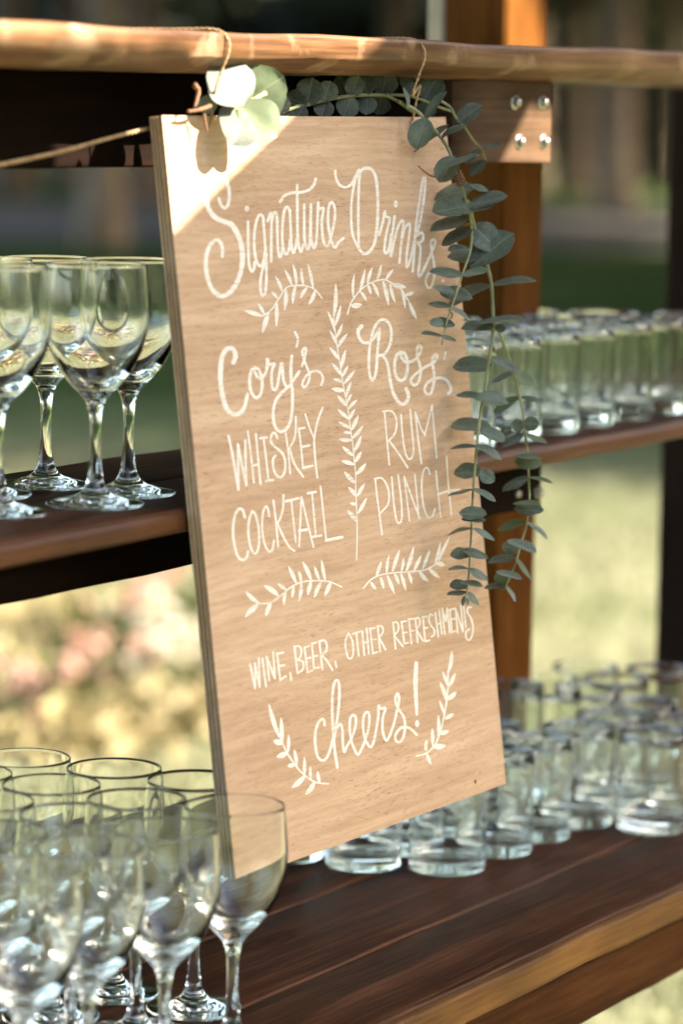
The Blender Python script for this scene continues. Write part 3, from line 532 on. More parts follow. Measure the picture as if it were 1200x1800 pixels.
for nm, (ox, oy, sc, strokes, leaves, dots) in LET.items():
    v = []; f = []
    def on(p, h): return sp3(ox+p[0]*sc, oy+p[1]*sc, h)
    for wdt, pts in strokes:
        h0 = .00006+layer*.000002; layer = (layer+1) % 40
        c = crom([Vector((a, b, 0)) for a, b in pts], 7 if len(pts) > 2 else 8)
        n = len(c); ws = wdt if isinstance(wdt, tuple) else (wdt, wdt)
        base = len(v)
        L_, R_ = [], []
        for i, p in enumerate(c):
            t = (c[min(i+1, n-1)]-c[max(i-1, 0)]); t.normalize(); nn = Vector((-t.y, t.x, 0))
            u = i/(n-1)*(len(ws)-1); k = min(int(u), len(ws)-2); w = ws[k]*(1-(u-k))+ws[k+1]*(u-k)
            w *= 1+.07*math.sin(i*1.3+layer)+.05*math.sin(i*.37+2*layer)
            h = h0+.00006*i/n
            v.append(on(p+nn*w/2, h)); v.append(on(p-nn*w/2, h))
        for i in range(n-1): a = base+2*i; f.append((a, a+2, a+3, a+1))
        for end in (0, n-1):                     # round caps
            p = c[end]; t = (c[1]-c[0] if end == 0 else c[-2]-c[-1]).normalized(); nn = Vector((-t.y, t.x, 0)); w = (ws[0] if end == 0 else ws[-1])*.97
            cb = len(v); h = h0+.00006*(end/n)
            for q in range(9):
                a = math.pi*q/8; v.append(on(p + nn*w/2*math.cos(a) - t*w/2*math.sin(a), h+.0000015))
            f.append(tuple(range(cb, cb+9)))
    for (bx, by, tx, ty, w) in leaves:
        h = .00020+layer*.000002; layer = (layer+1) % 40
        b = Vector((bx, by, 0)); t = Vector((tx, ty, 0)); d = t-b; nn = Vector((-d.y, d.x, 0)).normalized(); m = 12; base = len(v)
        bend = rng.uniform(-.05, .05)*d.length
        for i in range(m+1):
            u = i/m; p = b+d*u+nn*bend*math.sin(math.pi*u); ww = w*.5*(math.sin(math.pi*min(1, u*.93+.07)**.85))**.8*(.75+.45*u) + .6
            if i == m: ww = w*.10
            v.append(on(p+nn*ww, h)); v.append(on(p-nn*ww, h))
        for i in range(m): a = base+2*i; f.append((a, a+2, a+3, a+1))
    for (dx, dy, rx, ry) in dots:
        base = len(v)
        for k in range(16): v.append(on((dx+rx*math.cos(k*math.tau/16), dy+ry*math.sin(k*math.tau/16)), .0002))
        f.append(tuple(range(base, base+16)))
    # flip faces so that they look out of the board
    me_o = pydata('painted_sprig' if 'sprig' in nm or 'vine' in nm else 'lettering', v, f, M['paint'], signo)
    bm = bmesh.new(); bm.from_mesh(me_o.data)
    for fc in bm.faces:
        if fc.normal.dot(SNRM) < 0: fc.normal_flip()
    bm.to_mesh(me_o.data); bm.free()

# ------------------------------------------------------------------ glassware
def spin(prof, seg=72):
    v = []; f = []; idx = []
    for (r, z) in prof:
        if r < 1e-6: idx.append([len(v)]); v.append((0, 0, z))
        else:
            idx.append(list(range(len(v), len(v)+seg)))
            for k in range(seg): a = math.tau*k/seg; v.append((r*math.cos(a), r*math.sin(a), z))
    for A, B in zip(idx, idx[1:]):
        for k in range(seg):
            k2 = (k+1) % seg
            if len(A) == 1 and len(B) == 1: continue
            if len(A) == 1: f.append((A[0], B[k2], B[k]))
            elif len(B) == 1: f.append((A[k], A[k2], B[0]))
            else: f.append((A[k], A[k2], B[k2], B[k]))
    return v, f
def smoothprof(pts, n=5):
    return [(max(0, p.x), p.y) for p in crom([Vector((a, b, 0)) for a, b in pts], n)]
GH = .179
foot_stem = smoothprof([(0, .0012), (.020, .0010), (.034, .0), (.0362, .0008), (.0362, .0020), (.033, .0030), (.022, .0054), (.012, .0090), (.0075, .0150), (.0056, .024), (.0043, .040), (.0041, .056), (.0050, .068), (.0075, .0775), (.0115, .0830)], 4)
bowl_out = smoothprof([(.0115, .0830), (.0185, .0900), (.0270, .1010), (.0340, .1150), (.0382, .1300), (.0392, .1420), (.0386, .1560), (.0374, .1690), (.0366, .1784)], 4)
bowl_in = smoothprof([(.0356, .1784), (.0364, .1690), (.0375, .1560), (.0380, .1420), (.0367, .1300), (.0319, .1160), (.0238, .1035), (.0150, .0950), (.0070, .0912), (0, .0905)], 4)
rim = [(.0364, .1789), (.0361, .1790), (.0358, .1789)]
wine_v, wine_f = spin(foot_stem + bowl_out[1:] + rim + bowl_in)
wine_me = bpy.data.meshes.new('wine_glass'); wine_me.from_pydata(wine_v, [], wine_f); wine_me.update()
tum = smoothprof([(0, .0022), (.026, .0020), (.0305, .0008), (.0325, .0003), (.0342, .0016), (.0348, .0050), (.0350, .020), (.0350, .050), (.0350, .0934)], 4) + [(.0346, .0939), (.0341, .0940), (.0336, .0939)] + smoothprof([(.0332, .0934), (.0330, .050), (.0328, .024), (.0318, .0165), (.0280, .0128), (.015, .0118), (0, .0116)], 4)
tum_v, tum_f = spin(tum)
tum_me = bpy.data.meshes.new('tumbler'); tum_me.from_pydata(tum_v, [], tum_f); tum_me.update()
for me, m in ((wine_me, 'glass'), (tum_me, 'tglass')):
    me.materials.append(M[m]); me.polygons.foreach_set('use_smooth', [True]*len(me.polygons))
    bm = bmesh.new(); bm.from_mesh(me); bmesh.ops.recalc_face_normals(bm, faces=bm.faces); bm.to_mesh(me); bm.free()
def put(kind, x, y, z, label, group):
    me = wine_me if kind == 'wine_glass' else tum_me
    o = bpy.data.objects.new(kind, me); COL.objects.link(o)
    o.location = (x, y, z+.0004); o.rotation_euler = (0, 0, rng.uniform(0, 6.28)); s = rng.uniform(.992, 1.008); o.scale = (s, s, s)
    return tag(o, label, 'wine glass' if kind == 'wine_glass' else 'tumbler', group)
ORD = ['nearest', 'second', 'third', 'fourth', 'fifth', 'sixth', 'seventh', 'eighth', 'ninth', 'tenth']
gm = 'wine glasses on the middle shelf'
put('wine_glass', 1.912, 1.379, ZM, 'clear stemmed wine glass in front on the middle shelf, its whole foot in view', gm)
put('wine_glass', 1.984, 1.478, ZM, 'clear wine glass at the back of the middle shelf beside the lawn', gm)
put('wine_glass', 1.983, 1.399, ZM, 'clear wine glass on the middle shelf half hidden by the left edge of the sign', gm)
put('wine_glass', 1.829, 1.406, ZM, 'clear wine glass at the left border on the middle shelf, nearest the edge', gm)
put('wine_glass', 1.905, 1.478, ZM, 'clear wine glass at the left border on the middle shelf, behind another glass', gm)
gl = 'wine glasses on the lower shelf'
rows = [('front row', [(1.890, 1.238), (1.803, 1.238), (1.728, 1.250), (1.650, 1.246)]), ('second row', [(1.951, 1.313), (1.873, 1.312), (1.797, 1.316), (1.720, 1.325)]),
        ('third row', [(1.951, 1.388), (1.871, 1.388), (1.793, 1.391)]), ('back row', [(1.936, 1.463), (1.862, 1.463)])]
for rn, ps in rows:
    for i, (x, y) in enumerate(ps):
        put('wine_glass', x, y, ZB, f'clear wine glass on the lower shelf, {rn}, {ORD[i]} from the sign' if i else f'clear wine glass on the lower shelf, {rn}, nearest to the sign', gl)
# tumblers, middle shelf right of the sign
gt = 'tumblers on the middle shelf'
for rn, y, xs in [('front row', 1.368, [2.437, 2.520, 2.593, 2.674, 2.752, 2.829, 2.906]), ('second row', 1.442, [2.480, 2.556, 2.634, 2.712, 2.790, 2.866]), ('back row', 1.514, [2.520, 2.598, 2.676, 2.752, 2.832])]:
    for i, x in enumerate(xs):
        put('tumbler', x+rng.uniform(-.002, .002), y+rng.uniform(-.002, .002), ZM, f'clear straight tumbler on the middle shelf, {rn}, ' + ('nearest to the sign' if i == 0 else f'{ORD[i]} from the sign'), gt)
gt = 'tumblers on the lower shelf'
for rn, ps in [('front row', [(2.417, 1.444), (2.449, 1.375), (2.533, 1.372), (2.607, 1.371), (2.682, 1.364), (2.701, 1.293)]),
               ('second row', [(2.492, 1.443), (2.566, 1.444), (2.640, 1.443), (2.713, 1.460), (2.787, 1.455), (2.862, 1.445), (2.937, 1.452), (2.760, 1.368), (2.836, 1.370), (2.774, 1.296)]),
               ('back row', [(2.404, 1.518), (2.486, 1.516), (2.560, 1.516), (2.634, 1.515), (2.742, 1.531), (2.828, 1.518), (2.903, 1.516), (2.985, 1.512), (3.015, 1.440)])]:
    for i, (x, y) in enumerate(ps):
        o = put('tumbler', x, y, ZB, f'clear straight tumbler on the lower shelf, {rn}, ' + ('nearest to the sign' if i == 0 else f'{ORD[i]} along from the sign'), gt)
        if (x, y) == (2.713, 1.460): o.scale.z = 1.27
        if (x, y) == (2.787, 1.455): o.scale.z = 1.12

# ------------------------------------------------------------------ twine
def twine(name, pts, r, label):
    c = crom(pts, 10); v = []; f = []
    acc = 0
    for s in range(2):                      # two plies twisted together
        q = []; ln = 0
        for i, p in enumerate(c):
            if i: ln += (c[i]-c[i-1]).length
            t = (c[min(i+1, len(c)-1)]-c[max(i-1, 0)]).normalized(); a = t.orthogonal().normalized(); b = t.cross(a); w = ln/.0045*math.pi+s*math.pi
            q.append(p+(a*math.cos(w)+b*math.sin(w))*r*.55)
        tube(q, r*.62, 6, v, f)
    o = pydata(name, v, f, M['twine'], None, smooth=True)
    return tag(o, label, 'twine')
def dense(pts, n): return [Vector(p) for p in crom(pts, n)]
yf = 1.2985
def beamwrap(x, knot, xo):
    p = [Vector((x-.022, 1.40, ZT+.0012)), Vector((x-.012, 1.345, ZT+.0012)), Vector((x-.003, 1.318, ZT+.0010)), Vector((x, 1.3085, ZT-.006)), Vector((x+xo*.3, 1.3075, ZT-.016)), Vector((x+xo*.6, 1.312, ZT-.028)), Vector((x+xo*.8, 1.318, ZT-.045))]
    return p + knot
a = on_y(400, 75, 1.309)
twine('twine_loop', dense(beamwrap(a.x, [sp3(392, 118, .004), sp3(380, 165, .004), sp3(372, 205, .003), sp3(366, 228, .0015)], -.004), 4), .0010, 'jute twine looped over the top shelf above the pale leaves')
a = on_y(743, 92, 1.309)
twine('twine_loop', dense(beamwrap(a.x, [sp3(738, 150, .005), sp3(732, 175, .005), sp3(727, 200, .003), sp3(721, 222, .0015)], -.001), 4), .0010, 'jute twine looped over the top shelf at the garland on the right')
tl = [on_y(-60, 302, 1.352), on_y(20, 286, 1.352), on_y(110, 266, 1.352), on_y(200, 241, 1.351), on_y(262, 226, 1.350), on_y(330, 212, 1.351)]
twine('twine_line', dense(tl, 8), .0014, 'taut jute twine running left from behind the sign')

# ------------------------------------------------------------------ eucalyptus
def leaf_mesh(name, mat, seed):
    r = random.Random(seed); nu, nv = 12, 6; v = []; f = []
    tipf = r.uniform(.75, 1.0); cup = r.uniform(.04, .14); bend = r.uniform(-.16, .09)
    for i in range(nu+1):
        u = i/nu
        hw = .5*(math.sin(math.pi*(u**(.88+.14*tipf))))**.56 if 0 < u < 1 else .0
        hw = max(hw, .015)
        for j in range(nv+1):
            s = -1+2*j/nv
            y = s*hw*(1+.05*math.sin(u*9+seed)*abs(s))
            z = cup*abs(s)*hw*1.2 + bend*(u-.4)**2 + .02*math.sin(u*7+s*3+seed) - .02*math.exp(-(s*5)**2)
            v.append((u, y, z))
    for i in range(nu):
        for j in range(nv): a = i*(nv+1)+j; f.append((a, a+nv+1, a+nv+2, a+1))
    me = bpy.data.meshes.new(name); me.from_pydata(v, [], f); me.update(); me.materials.append(mat)
    me.polygons.foreach_set('use_smooth', [True]*len(me.polygons)); return me
LV = {k: [leaf_mesh('leaf', M[k], s) for s in range(6)] for k in ('euc', 'euc_pale', 'euc_green')}
def leaf(parent, b, t, wa, off=.02, kind='euc', flip=1, ratio=.82, tiltl=0.0, plane=None):
    """b, t pixels of base and tip, wa apparent width in pixels; the blade turns edge-on to match"""
    pf = plane or (lambda x, y, o: sp3(x, y, o))
    B = pf(*b, off); dB = (B-CAMP).dot(fwd); T = at_d(*t, dB-tiltl); Ld = T-B; ln = Ld.length
    vd = (B-CAMP).normalized(); p = vd.cross(Ld).normalized()
    if p.dot(cam_u) < 0: p = -p
    pxm = (B-CAMP).dot(fwd)/F
    wap = wa*pxm; wt = max(wap, ln*ratio); dep = math.sqrt(max(wt*wt-wap*wap, 0))
    Wd = p*wap + vd*dep*flip
    Nn = Ld.normalized().cross(Wd.normalized())
    if Nn.z < 0 and Nn.dot(vd) > 0: Wd = -Wd; Nn = -Nn
    if Nn.dot(vd) > 0 and abs(Nn.dot(vd)) > .5: Wd = -Wd; Nn = -Nn
    me = rng.choice(LV[kind])
    o = bpy.data.objects.new('leaf', me); COL.objects.link(o); o.parent = parent
    o.matrix_parent_inverse = wmat(parent).inverted()
    B = B-Ld*.03; Ld = Ld*1.07; Wd = Wd*1.10; s = ln*.8
    o.matrix_basis = Matrix(((Ld.x, Wd.x, Nn.x*s, B.x), (Ld.y, Wd.y, Nn.y*s, B.y), (Ld.z, Wd.z, Nn.z*s, B.z), (0, 0, 0, 1)))
    return o
def leaf_n(parent, b, t, wa, off, kind, n):
    """leaf lying in the plane with normal n through its base"""
    B = sp3(*b, off)
    def hit(x, y): r = ray(x, y); return CAMP + r*((B-CAMP).dot(n)/r.dot(n))
    T = hit(*t); mx, my = (b[0]+t[0])/2, (b[1]+t[1])/2; dx, dy = t[0]-b[0], t[1]-b[1]; l = math.hypot(dx, dy)
    Wd = hit(mx-dy/l*wa/2, my+dx/l*wa/2)-hit(mx+dy/l*wa/2, my-dx/l*wa/2); Ld = T-B
    Nn = Ld.cross(Wd).normalized()
    if Nn.dot(n) < 0: Wd = -Wd; Nn = -Nn
    o = bpy.data.objects.new('leaf', rng.choice(LV[kind])); COL.objects.link(o); o.parent = parent; o.matrix_parent_inverse = wmat(parent).inverted(); s = Ld.length*.7
    o.matrix_basis = Matrix(((Ld.x, Wd.x, Nn.x*s, B.x), (Ld.y, Wd.y, Nn.y*s, B.y), (Ld.z, Wd.z, Nn.z*s, B.z), (0, 0, 0, 1)))
    return o
def stem(parent, px, offs, r0, r1, name='stem', mat='euc_stem', plane=None):
    pf = plane or sp3
    n = len(px); of = offs if isinstance(offs, (list, tuple)) else [offs]*n
    c = crom([pf(x, y, o) for (x, y), o in zip(px, of)], 6); rr = [r0+(r1-r0)*i/(len(c)-1) for i in range(len(c))]
    rr = [r*(1+.10*math.sin(i*1.7)) for i, r in enumerate(rr)]
    v, f = tube(c, rr, 8); return pydata(name, v, f, M[mat], parent, smooth=True)

gar = empty('eucalyptus_garland', tuple(sp3(728, 200, .01)), 'grey green eucalyptus garland tied at the sign top, trailing down its right edge', 'garland')
OFF = .033
def c7(u, v): return (700+u*.2611, 130+v*.2611)
def c8(u, v): return (720+u*.289, 560+v*.289)
stem(gar, [(700, 178), (728, 193), (745, 208), (775, 243), (790, 268), (800, 300), (806, 314), (812, 330), (820, 360), (828, 400), (826, 440), (813, 480), (803, 510), (793, 540), (785, 565), (776, 606)], [.004, .008, .014, .022, .027, .030, .032]+[.033]*9, .0017, .0007)
stem(gar, [(820, 352), (829, 382), (838, 420), (850, 450), (857, 472), (863, 502), (866, 560), (864, 600), (858, 640), (853, 680), (845, 720), (840, 760), (835, 810), (832, 850), (830, 880), (828, 930), (826, 965), (824, 1000), (820, 1040), (814, 1058)], [.033]*3+[.034]*17, .0018, .0007)
stem(gar, [(866, 560), (880, 592), (895, 635), (905, 670), (917, 720), (923, 770), (927, 800), (929, 850), (930, 880), (925, 920), (915, 955), (907, 985), (893, 1020), (884, 1037)], [.034]+[.036]*13, .0014, .0006)
stem(gar, [(772, 176), (790, 188), (800, 205), (815, 222), (830, 245), (845, 262), (853, 282)], [.004, .008, .014, .016, .016, .016, .016], .0012, .0007)
# wrapped joint
v = []; f = []
jc = [sp3(x, y, .032) for x, y in ((800, 301), (803, 307), (806, 313), (809, 319), (812, 326))]
for i in range(4):
    c = jc[i].lerp(jc[i+1], .5); t = (jc[i+1]-jc[i]).normalized(); aa = t.orthogonal().normalized(); bb = t.cross(aa)
    ring = [c+(aa*math.cos(k*math.tau/12)+bb*math.sin(k*math.tau/12))*.0034+t*.0012*(k/12-.5) for k in range(13)]
    tube(ring, .0011, 6, v, f)
pydata('wrapping', v, f, M['twig'], gar, smooth=True)
LEAF7 = [(180, 305, 305, 120, 48), (185, 300, 125, 498, 150), (330, 345, 100, 530, 48), (285, 430, 450, 345, 42), (375, 560, 285, 725, 140), (290, 630, 525, 548, 42), (65, 235, 38, 90, 26), (400, 320, 545, 210, 105), (550, 500, 690, 480, 30), (548, 510, 450, 600, 55), (580, 580, 510, 680, 55),
 (505, 760, 248, 842, 112), (480, 750, 598, 790, 36), (475, 890, 243, 930, 118), (468, 895, 722, 820, 90), (425, 938, 632, 868, 58), (475, 965, 230, 1062, 78), (492, 1050, 297, 1150, 78), (500, 1020, 665, 1175, 172), (488, 1290, 747, 1062, 185), (582, 1215, 338, 1228, 88), (480, 1180, 345, 1190, 52), (430, 1355, 218, 1338, 62), (432, 1350, 588, 1335, 58), (630, 1418, 912, 1388, 44), (492, 1505, 288, 1475, 88), (380, 1475, 240, 1440, 50), (608, 1422, 335, 1555, 72), (350, 1570, 203, 1548, 40), (345, 1570, 468, 1650, 32), (378, 1690, 240, 1672, 58), (300, 1685, 213, 1665, 60), (292, 1762, 163, 1752, 28), (288, 1760, 368, 1800, 25), (540, 1675, 840, 1650, 38), (640, 1700, 428, 1712, 68), (640, 1705, 722, 1718, 55)]
for i, (a, b, c, d, w) in enumerate(LEAF7):
    k = 'euc'
    o1 = (.008 if i == 6 else .024 if i < 4 else OFF) + rng.uniform(-.003, .004)
    if i in (7, 8, 9, 10): o1 = .016
    leaf(gar, c7(a, b), c7(c, d), w*.2611, o1, k, tiltl=rng.uniform(-.004, .008))
LEAF8 = [(492, 285, 268, 292, 96), (498, 250, 657, 322, 52), (657, 315, 498, 388, 36), (632, 345, 758, 390, 80), (462, 480, 287, 470, 40), (392, 478, 592, 505, 75), (660, 480, 513, 567, 56), (665, 482, 803, 502, 28), (492, 655, 260, 662, 78), (432, 680, 570, 742, 68), (690, 640, 782, 642, 85), (690, 645, 625, 655, 80), (412, 778, 252, 792, 25), (398, 775, 554, 846, 50), (697, 705, 558, 782, 46), (700, 708, 827, 757, 34), (447, 925, 276, 945, 86), (428, 930, 510, 990, 82), (640, 868, 794, 874, 96), (636, 838, 792, 842, 26), (722, 965, 576, 1047, 50), (725, 965, 864, 1004, 20), (382, 1040, 243, 1077, 18), (384, 1035, 514, 1111, 34), (302, 1185, 460, 1192, 76), (318, 1218, 456, 1216, 52), (638, 1160, 805, 1162, 72), (631, 1125, 792, 1130, 28), (377, 1275, 233, 1312, 20), (378, 1275, 509, 1347, 30), (702, 1235, 541, 1287, 50), (711, 1238, 832, 1337, 26), (372, 1430, 253, 1442, 66), (318, 1405, 470, 1456, 50), (662, 1405, 563, 1382, 86), (598, 1350, 762, 1417, 55), (357, 1520, 238, 1526, 22), (358, 1520, 467, 1592, 44), (637, 1455, 480, 1477, 50), (640, 1455, 732, 1582, 27), (352, 1620, 248, 1632, 60), (308, 1605, 433, 1632, 36), (612, 1582, 513, 1575, 86), (528, 1540, 672, 1582, 40), (342, 1665, 236, 1686, 30), (345, 1665, 414, 1737, 40), (586, 1625, 456, 1641, 35), (583, 1625, 637, 1717, 29), (335, 1690, 312, 1740, 30), (335, 1690, 345, 1742, 22)]
for i, (a, b, c, d, w) in enumerate(LEAF8):
    x = (a+c)/2; right = x > 520 and b > 240
    leaf(gar, c8(a, b), c8(c, d), w*.289, (.036 if right else .034)+rng.uniform(-.003, .003), 'euc_green' if (right and i % 3 == 0) else 'euc', tiltl=rng.uniform(-.004, .006))
# curled dry stipules
for pts in ([(870, 68), (985, 120), (1050, 150), (1090, 165)],):
    stem(gar, [(570+x*.18333, 280+y*.18333) for x, y in [(900, 65), (960, 120), (1020, 158), (1075, 168)]], .030, .0005, .0010, 'dry_stipule', 'twig')
stem(gar, [c7(430, 1020), c7(470, 1012), c7(520, 1018)], .033, .0006, .0009, 'dry_stipule', 'twig')
stem(gar, [c7(340, 1590), c7(362, 1620), c7(352, 1648)], .032, .0005, .0004, 'dry_stipule', 'twig')
# run of the garland behind the top edge of the board
BK = lambda x, y, o: on_y(x, y, 1.353+o)
def ct(u, v): return (330+u*.3917, 40+v*.3917)
stem(gar, [ct(430, 395), ct(530, 370), ct(620, 347), ct(730, 328), ct(870, 325), ct(940, 352), ct(985, 385), ct(1015, 405)], [0, 0, 0, 0, -.002, -.008, -.016, -.022], .0016, .0014, plane=BK)
stem(gar, [ct(880, 322), ct(990, 328), ct(1060, 350), ct(1130, 380), ct(1190, 400)], [0, -.004, -.008, -.012, -.016], .0014, .001, plane=BK)
for (a, b, c, d, w) in [(530, 370, 440, 330, 90), (530, 372, 560, 250, 115), (610, 350, 640, 265, 95), (620, 348, 600, 420, 90), (725, 330, 680, 235, 80), (728, 330, 765, 240, 80), (735, 330, 700, 420, 95), (800, 326, 790, 235, 90), (805, 326, 800, 410, 85), (868, 325, 895, 215, 110), (872, 328, 850, 410, 90), (960, 285, 1003, 222, 55), (985, 330, 1010, 270, 60), (1060, 345, 1120, 240, 115), (1075, 352, 1060, 430, 80), (1130, 380, 1180, 300, 90), (1140, 385, 1185, 450, 80), (460, 385, 430, 450, 70), (520, 372, 480, 440, 80)]:
    leaf(gar, ct(a, b), ct(c, d), w*.3917, rng.uniform(-.004, .006), 'euc', plane=BK, tiltl=rng.uniform(-.006, .004))

# pale sprig at the upper left corner of the board
spr = empty('eucalyptus_sprig', tuple(sp3(420, 185, .02)), 'sunlit eucalyptus sprig with pale round leaves at the upper left of the sign', 'sprig')
def c1(u, v): return (u*.5, v*.5)
stem(spr, [c1(760, 415), c1(800, 395), c1(850, 368), c1(900, 345), c1(932, 328)], [.010, .013, .017, .020, .022], .0009, .0021)
NS = (SUN*1.0 - fwd*.8).normalized()
leaf_n(spr, c1(862, 372), c1(752, 214), 168*.5, .027, 'euc_pale', NS)
leaf_n(spr, c1(848, 362), c1(1000, 270), 190*.5, .008, 'euc_green', (SUN*.25 - fwd + Vector((0, 0, -.2))).normalized())
leaf_n(spr, c1(832, 375), c1(978, 478), 165*.5, .016, 'euc_green', (SUN*.5 - fwd).normalized())
leaf_n(spr, c1(848, 378), c1(782, 505), 150*.5, .016, 'euc_pale', NS)
leaf(spr, c1(740, 335), c1(720, 400), 60*.5, .012, 'euc')
leaf(spr, c1(985, 400), c1(1005, 342), 50*.5, .004, 'euc')
stem(spr, [c1(683, 298), c1(697, 318), c1(692, 350), c1(684, 378)], .014, .0022, .0012, 'dry_twig', 'twig')
stem(spr, [c1(660, 392), c1(690, 388), c1(720, 380), c1(740, 372)], [.012, .014, .016, .017], .0012, .0018, 'dry_twig', 'twig')
stem(spr, [c1(716, 402), c1(722, 430), c1(729, 462)], .012, .0014, .0008, 'dry_twig', 'twig')

# ------------------------------------------------------------------ vegetation helpers
def cloud(r, blobs, n, size, squash=1.0):
    """many small leaf faces spread through ellipsoid blobs -> arrays"""
    c = np.array([b[0] for b in blobs], float); rad = np.array([b[1] for b in blobs], float)
    w = (rad[:, 0]*rad[:, 1]*rad[:, 2])**.67; w /= w.sum()
    k = r.choice(len(blobs), n, p=w); d = r.normal(size=(n, 3)); d /= np.linalg.norm(d, axis=1)[:, None]
    p = c[k]+d*rad[k]*(r.uniform(.15, 1, n)**.40)[:, None]*(1+.12*r.normal(size=n))[:, None]
    return p
def leaf_faces(r, p, size, mean_n=None):
    n = len(p); a = r.normal(size=(n, 3)); a /= np.linalg.norm(a, axis=1)[:, None]
    b = np.cross(a, r.normal(size=(n, 3))); b /= np.linalg.norm(b, axis=1)[:, None]
    s = size*r.uniform(.6, 1.3, n)[:, None]; a = a*s; b = b*s*.55
    c = np.cross(a, b); c /= np.linalg.norm(c, axis=1)[:, None]; c = c*s*.12
    v = np.stack([p-a*.5, p+b*.5+c, p+a*.5, p-b*.5+c], 1).reshape(-1, 3)
    return v
def quads(name, v, mat, parent):
    n = len(v)//4; me = bpy.data.meshes.new(name); me.vertices.add(n*4); me.vertices.foreach_set('co', v.astype(np.float32).ravel())
    me.loops.add(n*4); me.loops.foreach_set('vertex_index', np.arange(n*4, dtype=np.int32)); me.polygons.add(n)
    me.polygons.foreach_set('loop_start', np.arange(0, n*4, 4, dtype=np.int32)); me.update(calc_edges=True); me.validate()
    return link(name, me, mat, parent)
M['bark'] = plain('bark', (.11, .075, .05), rough=.9, scale=9, var=.5, bump=.6)
M['bark_pale'] = plain('pale_bark', (.22, .16, .11), rough=.9, scale=7, var=.4, bump=.6)
M['foliage'] = leafmat('dark_foliage', (.014, .022, .008), (.034, .046, .015), rough=.6, trans=.2, scale=.7)
M['foliage2'] = leafmat('olive_foliage', (.028, .036, .013), (.060, .068, .022), rough=.6, trans=.25, scale=.7)
nrng = np.random.default_rng(11)
def tree(name, x, y, h, cr_, base, label, mat='foliage', bark='bark', n=2200, ls=.34, tr=.2, lean=(0, 0), group='trees behind the lawn'):
    e = empty(name, (x, y, 0), label, 'tree', group)
    pts = [(x, y, -.1), (x+lean[0]*.3, y+lean[1]*.3, h*.2), (x+lean[0]*.6, y+lean[1]*.6, h*.45), (x+lean[0], y+lean[1], h*.75)]
    v, f = tube(crom(pts, 5), [tr*1.35, tr*1.1]+[tr*(1-.05*i) for i in range(14)], 12)
    tops = []
    for k in range(7):
        a = k*2.4+nrng.uniform(-.4, .4); z0 = base*.75+nrng.uniform(0, h*.3); rr = cr_*nrng.uniform(.5, .85)
        p0 = Vector((x+lean[0]*.5, y+lean[1]*.5, z0)); p2 = Vector((x+rr*math.cos(a), y+rr*math.sin(a), z0+rr*nrng.uniform(.35, .8))); p1 = p0.lerp(p2, .5)+Vector((0, 0, .15*rr))
        tube(crom([p0, p1, p2], 4), [tr*.42*(1-.09*i) for i in range(9)], 7, v, f); tops.append(p2)
    pydata('trunk', v, f, M[bark], e, smooth=True)
    bl = [((x+lean[0], y+lean[1], base+(h-base)*.55), (cr_*.75, cr_*.75, (h-base)*.5))]
    for p in tops: q = cr_*nrng.uniform(.32, .5); bl.append(((p.x, p.y, max(p.z, base+q*.6)), (q, q, q*.75)))
    pts = cloud(nrng, bl, n, ls); pts = pts[pts[:, 2] > base*.8]
    quads('crown', leaf_faces(nrng, pts, ls), M[mat], e)
    return e
def shrub(x, y, w, h, label, mat='foliage', n=1500, ls=.22, group='shrubs behind the lawn', cat='shrub', name='shrub'):
    e = empty(name, (x, y, 0), label, cat, group)
    v = []; f = []
    for k in range(5):
        a = k*1.3; tube(crom([(x, y, 0), (x+.2*w*math.cos(a), y+.2*w*math.sin(a), h*.4), (x+.4*w*math.cos(a), y+.4*w*math.sin(a), h*.75)], 3), [.05, .045, .04, .035, .03, .025, .02], 6, v, f)
    pydata('stems', v, f, M['bark'], e)
    bl = [((x, y, h*.5), (w*.5, w*.5, h*.5))]
    for k in range(6):
        a = k*1.05+nrng.uniform(-.3, .3); q = w*nrng.uniform(.2, .32); bl.append(((x+w*.36*math.cos(a), y+w*.36*math.sin(a), h*nrng.uniform(.3, .8)), (q, q, q)))
    p = cloud(nrng, bl, n, ls); p = p[p[:, 2] > .03]
    quads('foliage', leaf_faces(nrng, p, ls), M[mat], e); return e

# wood beyond the path: trees one can tell apart in the photo, and those behind them
def ground(x, y): q = on_z(x, y, 0); return q.x, q.y
def dirp(px, d): r = ray(px, 180); v = Vector((r.x, r.y)).normalized(); return v.x*d, v.y*d
tx = ground(180, 432); tree('park_tree', *tx, 11, 4.6, 3.6, 'tree with a broad pale brown trunk, seen left of the sign', 'foliage', 'bark_pale', tr=.21)
tx = dirp(1085, 44); tree('park_tree', *tx, 12, 5.0, 3.4, 'tree with a pale trunk in the gap right of the post', 'foliage2', 'bark_pale', tr=.27)
tx = dirp(1010, 50); tree('park_tree', *tx, 12, 5.0, 3.2, 'dark tree beside the post, behind the gravel path', 'foliage', 'bark', tr=.26)
tx = dirp(20, 47); tree('park_tree', *tx, 12, 5.2, 3.4, 'dark tree at the left border above the wine glasses', 'foliage', 'bark', tr=.3)
WOOD = [(-260, 40), (120, 52), (250, 44), (690, 48), (820, 46), (930, 55), (1180, 52), (1330, 43), (1500, 50), (1750, 45), (2050, 42), (1400, 34), (1700, 34)]
for i, (px, d) in enumerate(WOOD):
    x, y = dirp(px, d); tree('wood_tree', x, y, nrng.uniform(10, 13.5), nrng.uniform(4.6, 5.8), nrng.uniform(2.8, 3.6), 'tall dark tree of the wood in the blurred background', 'foliage', 'bark', n=4200, ls=.42, tr=nrng.uniform(.2, .32), group='dark wood behind the lawn')
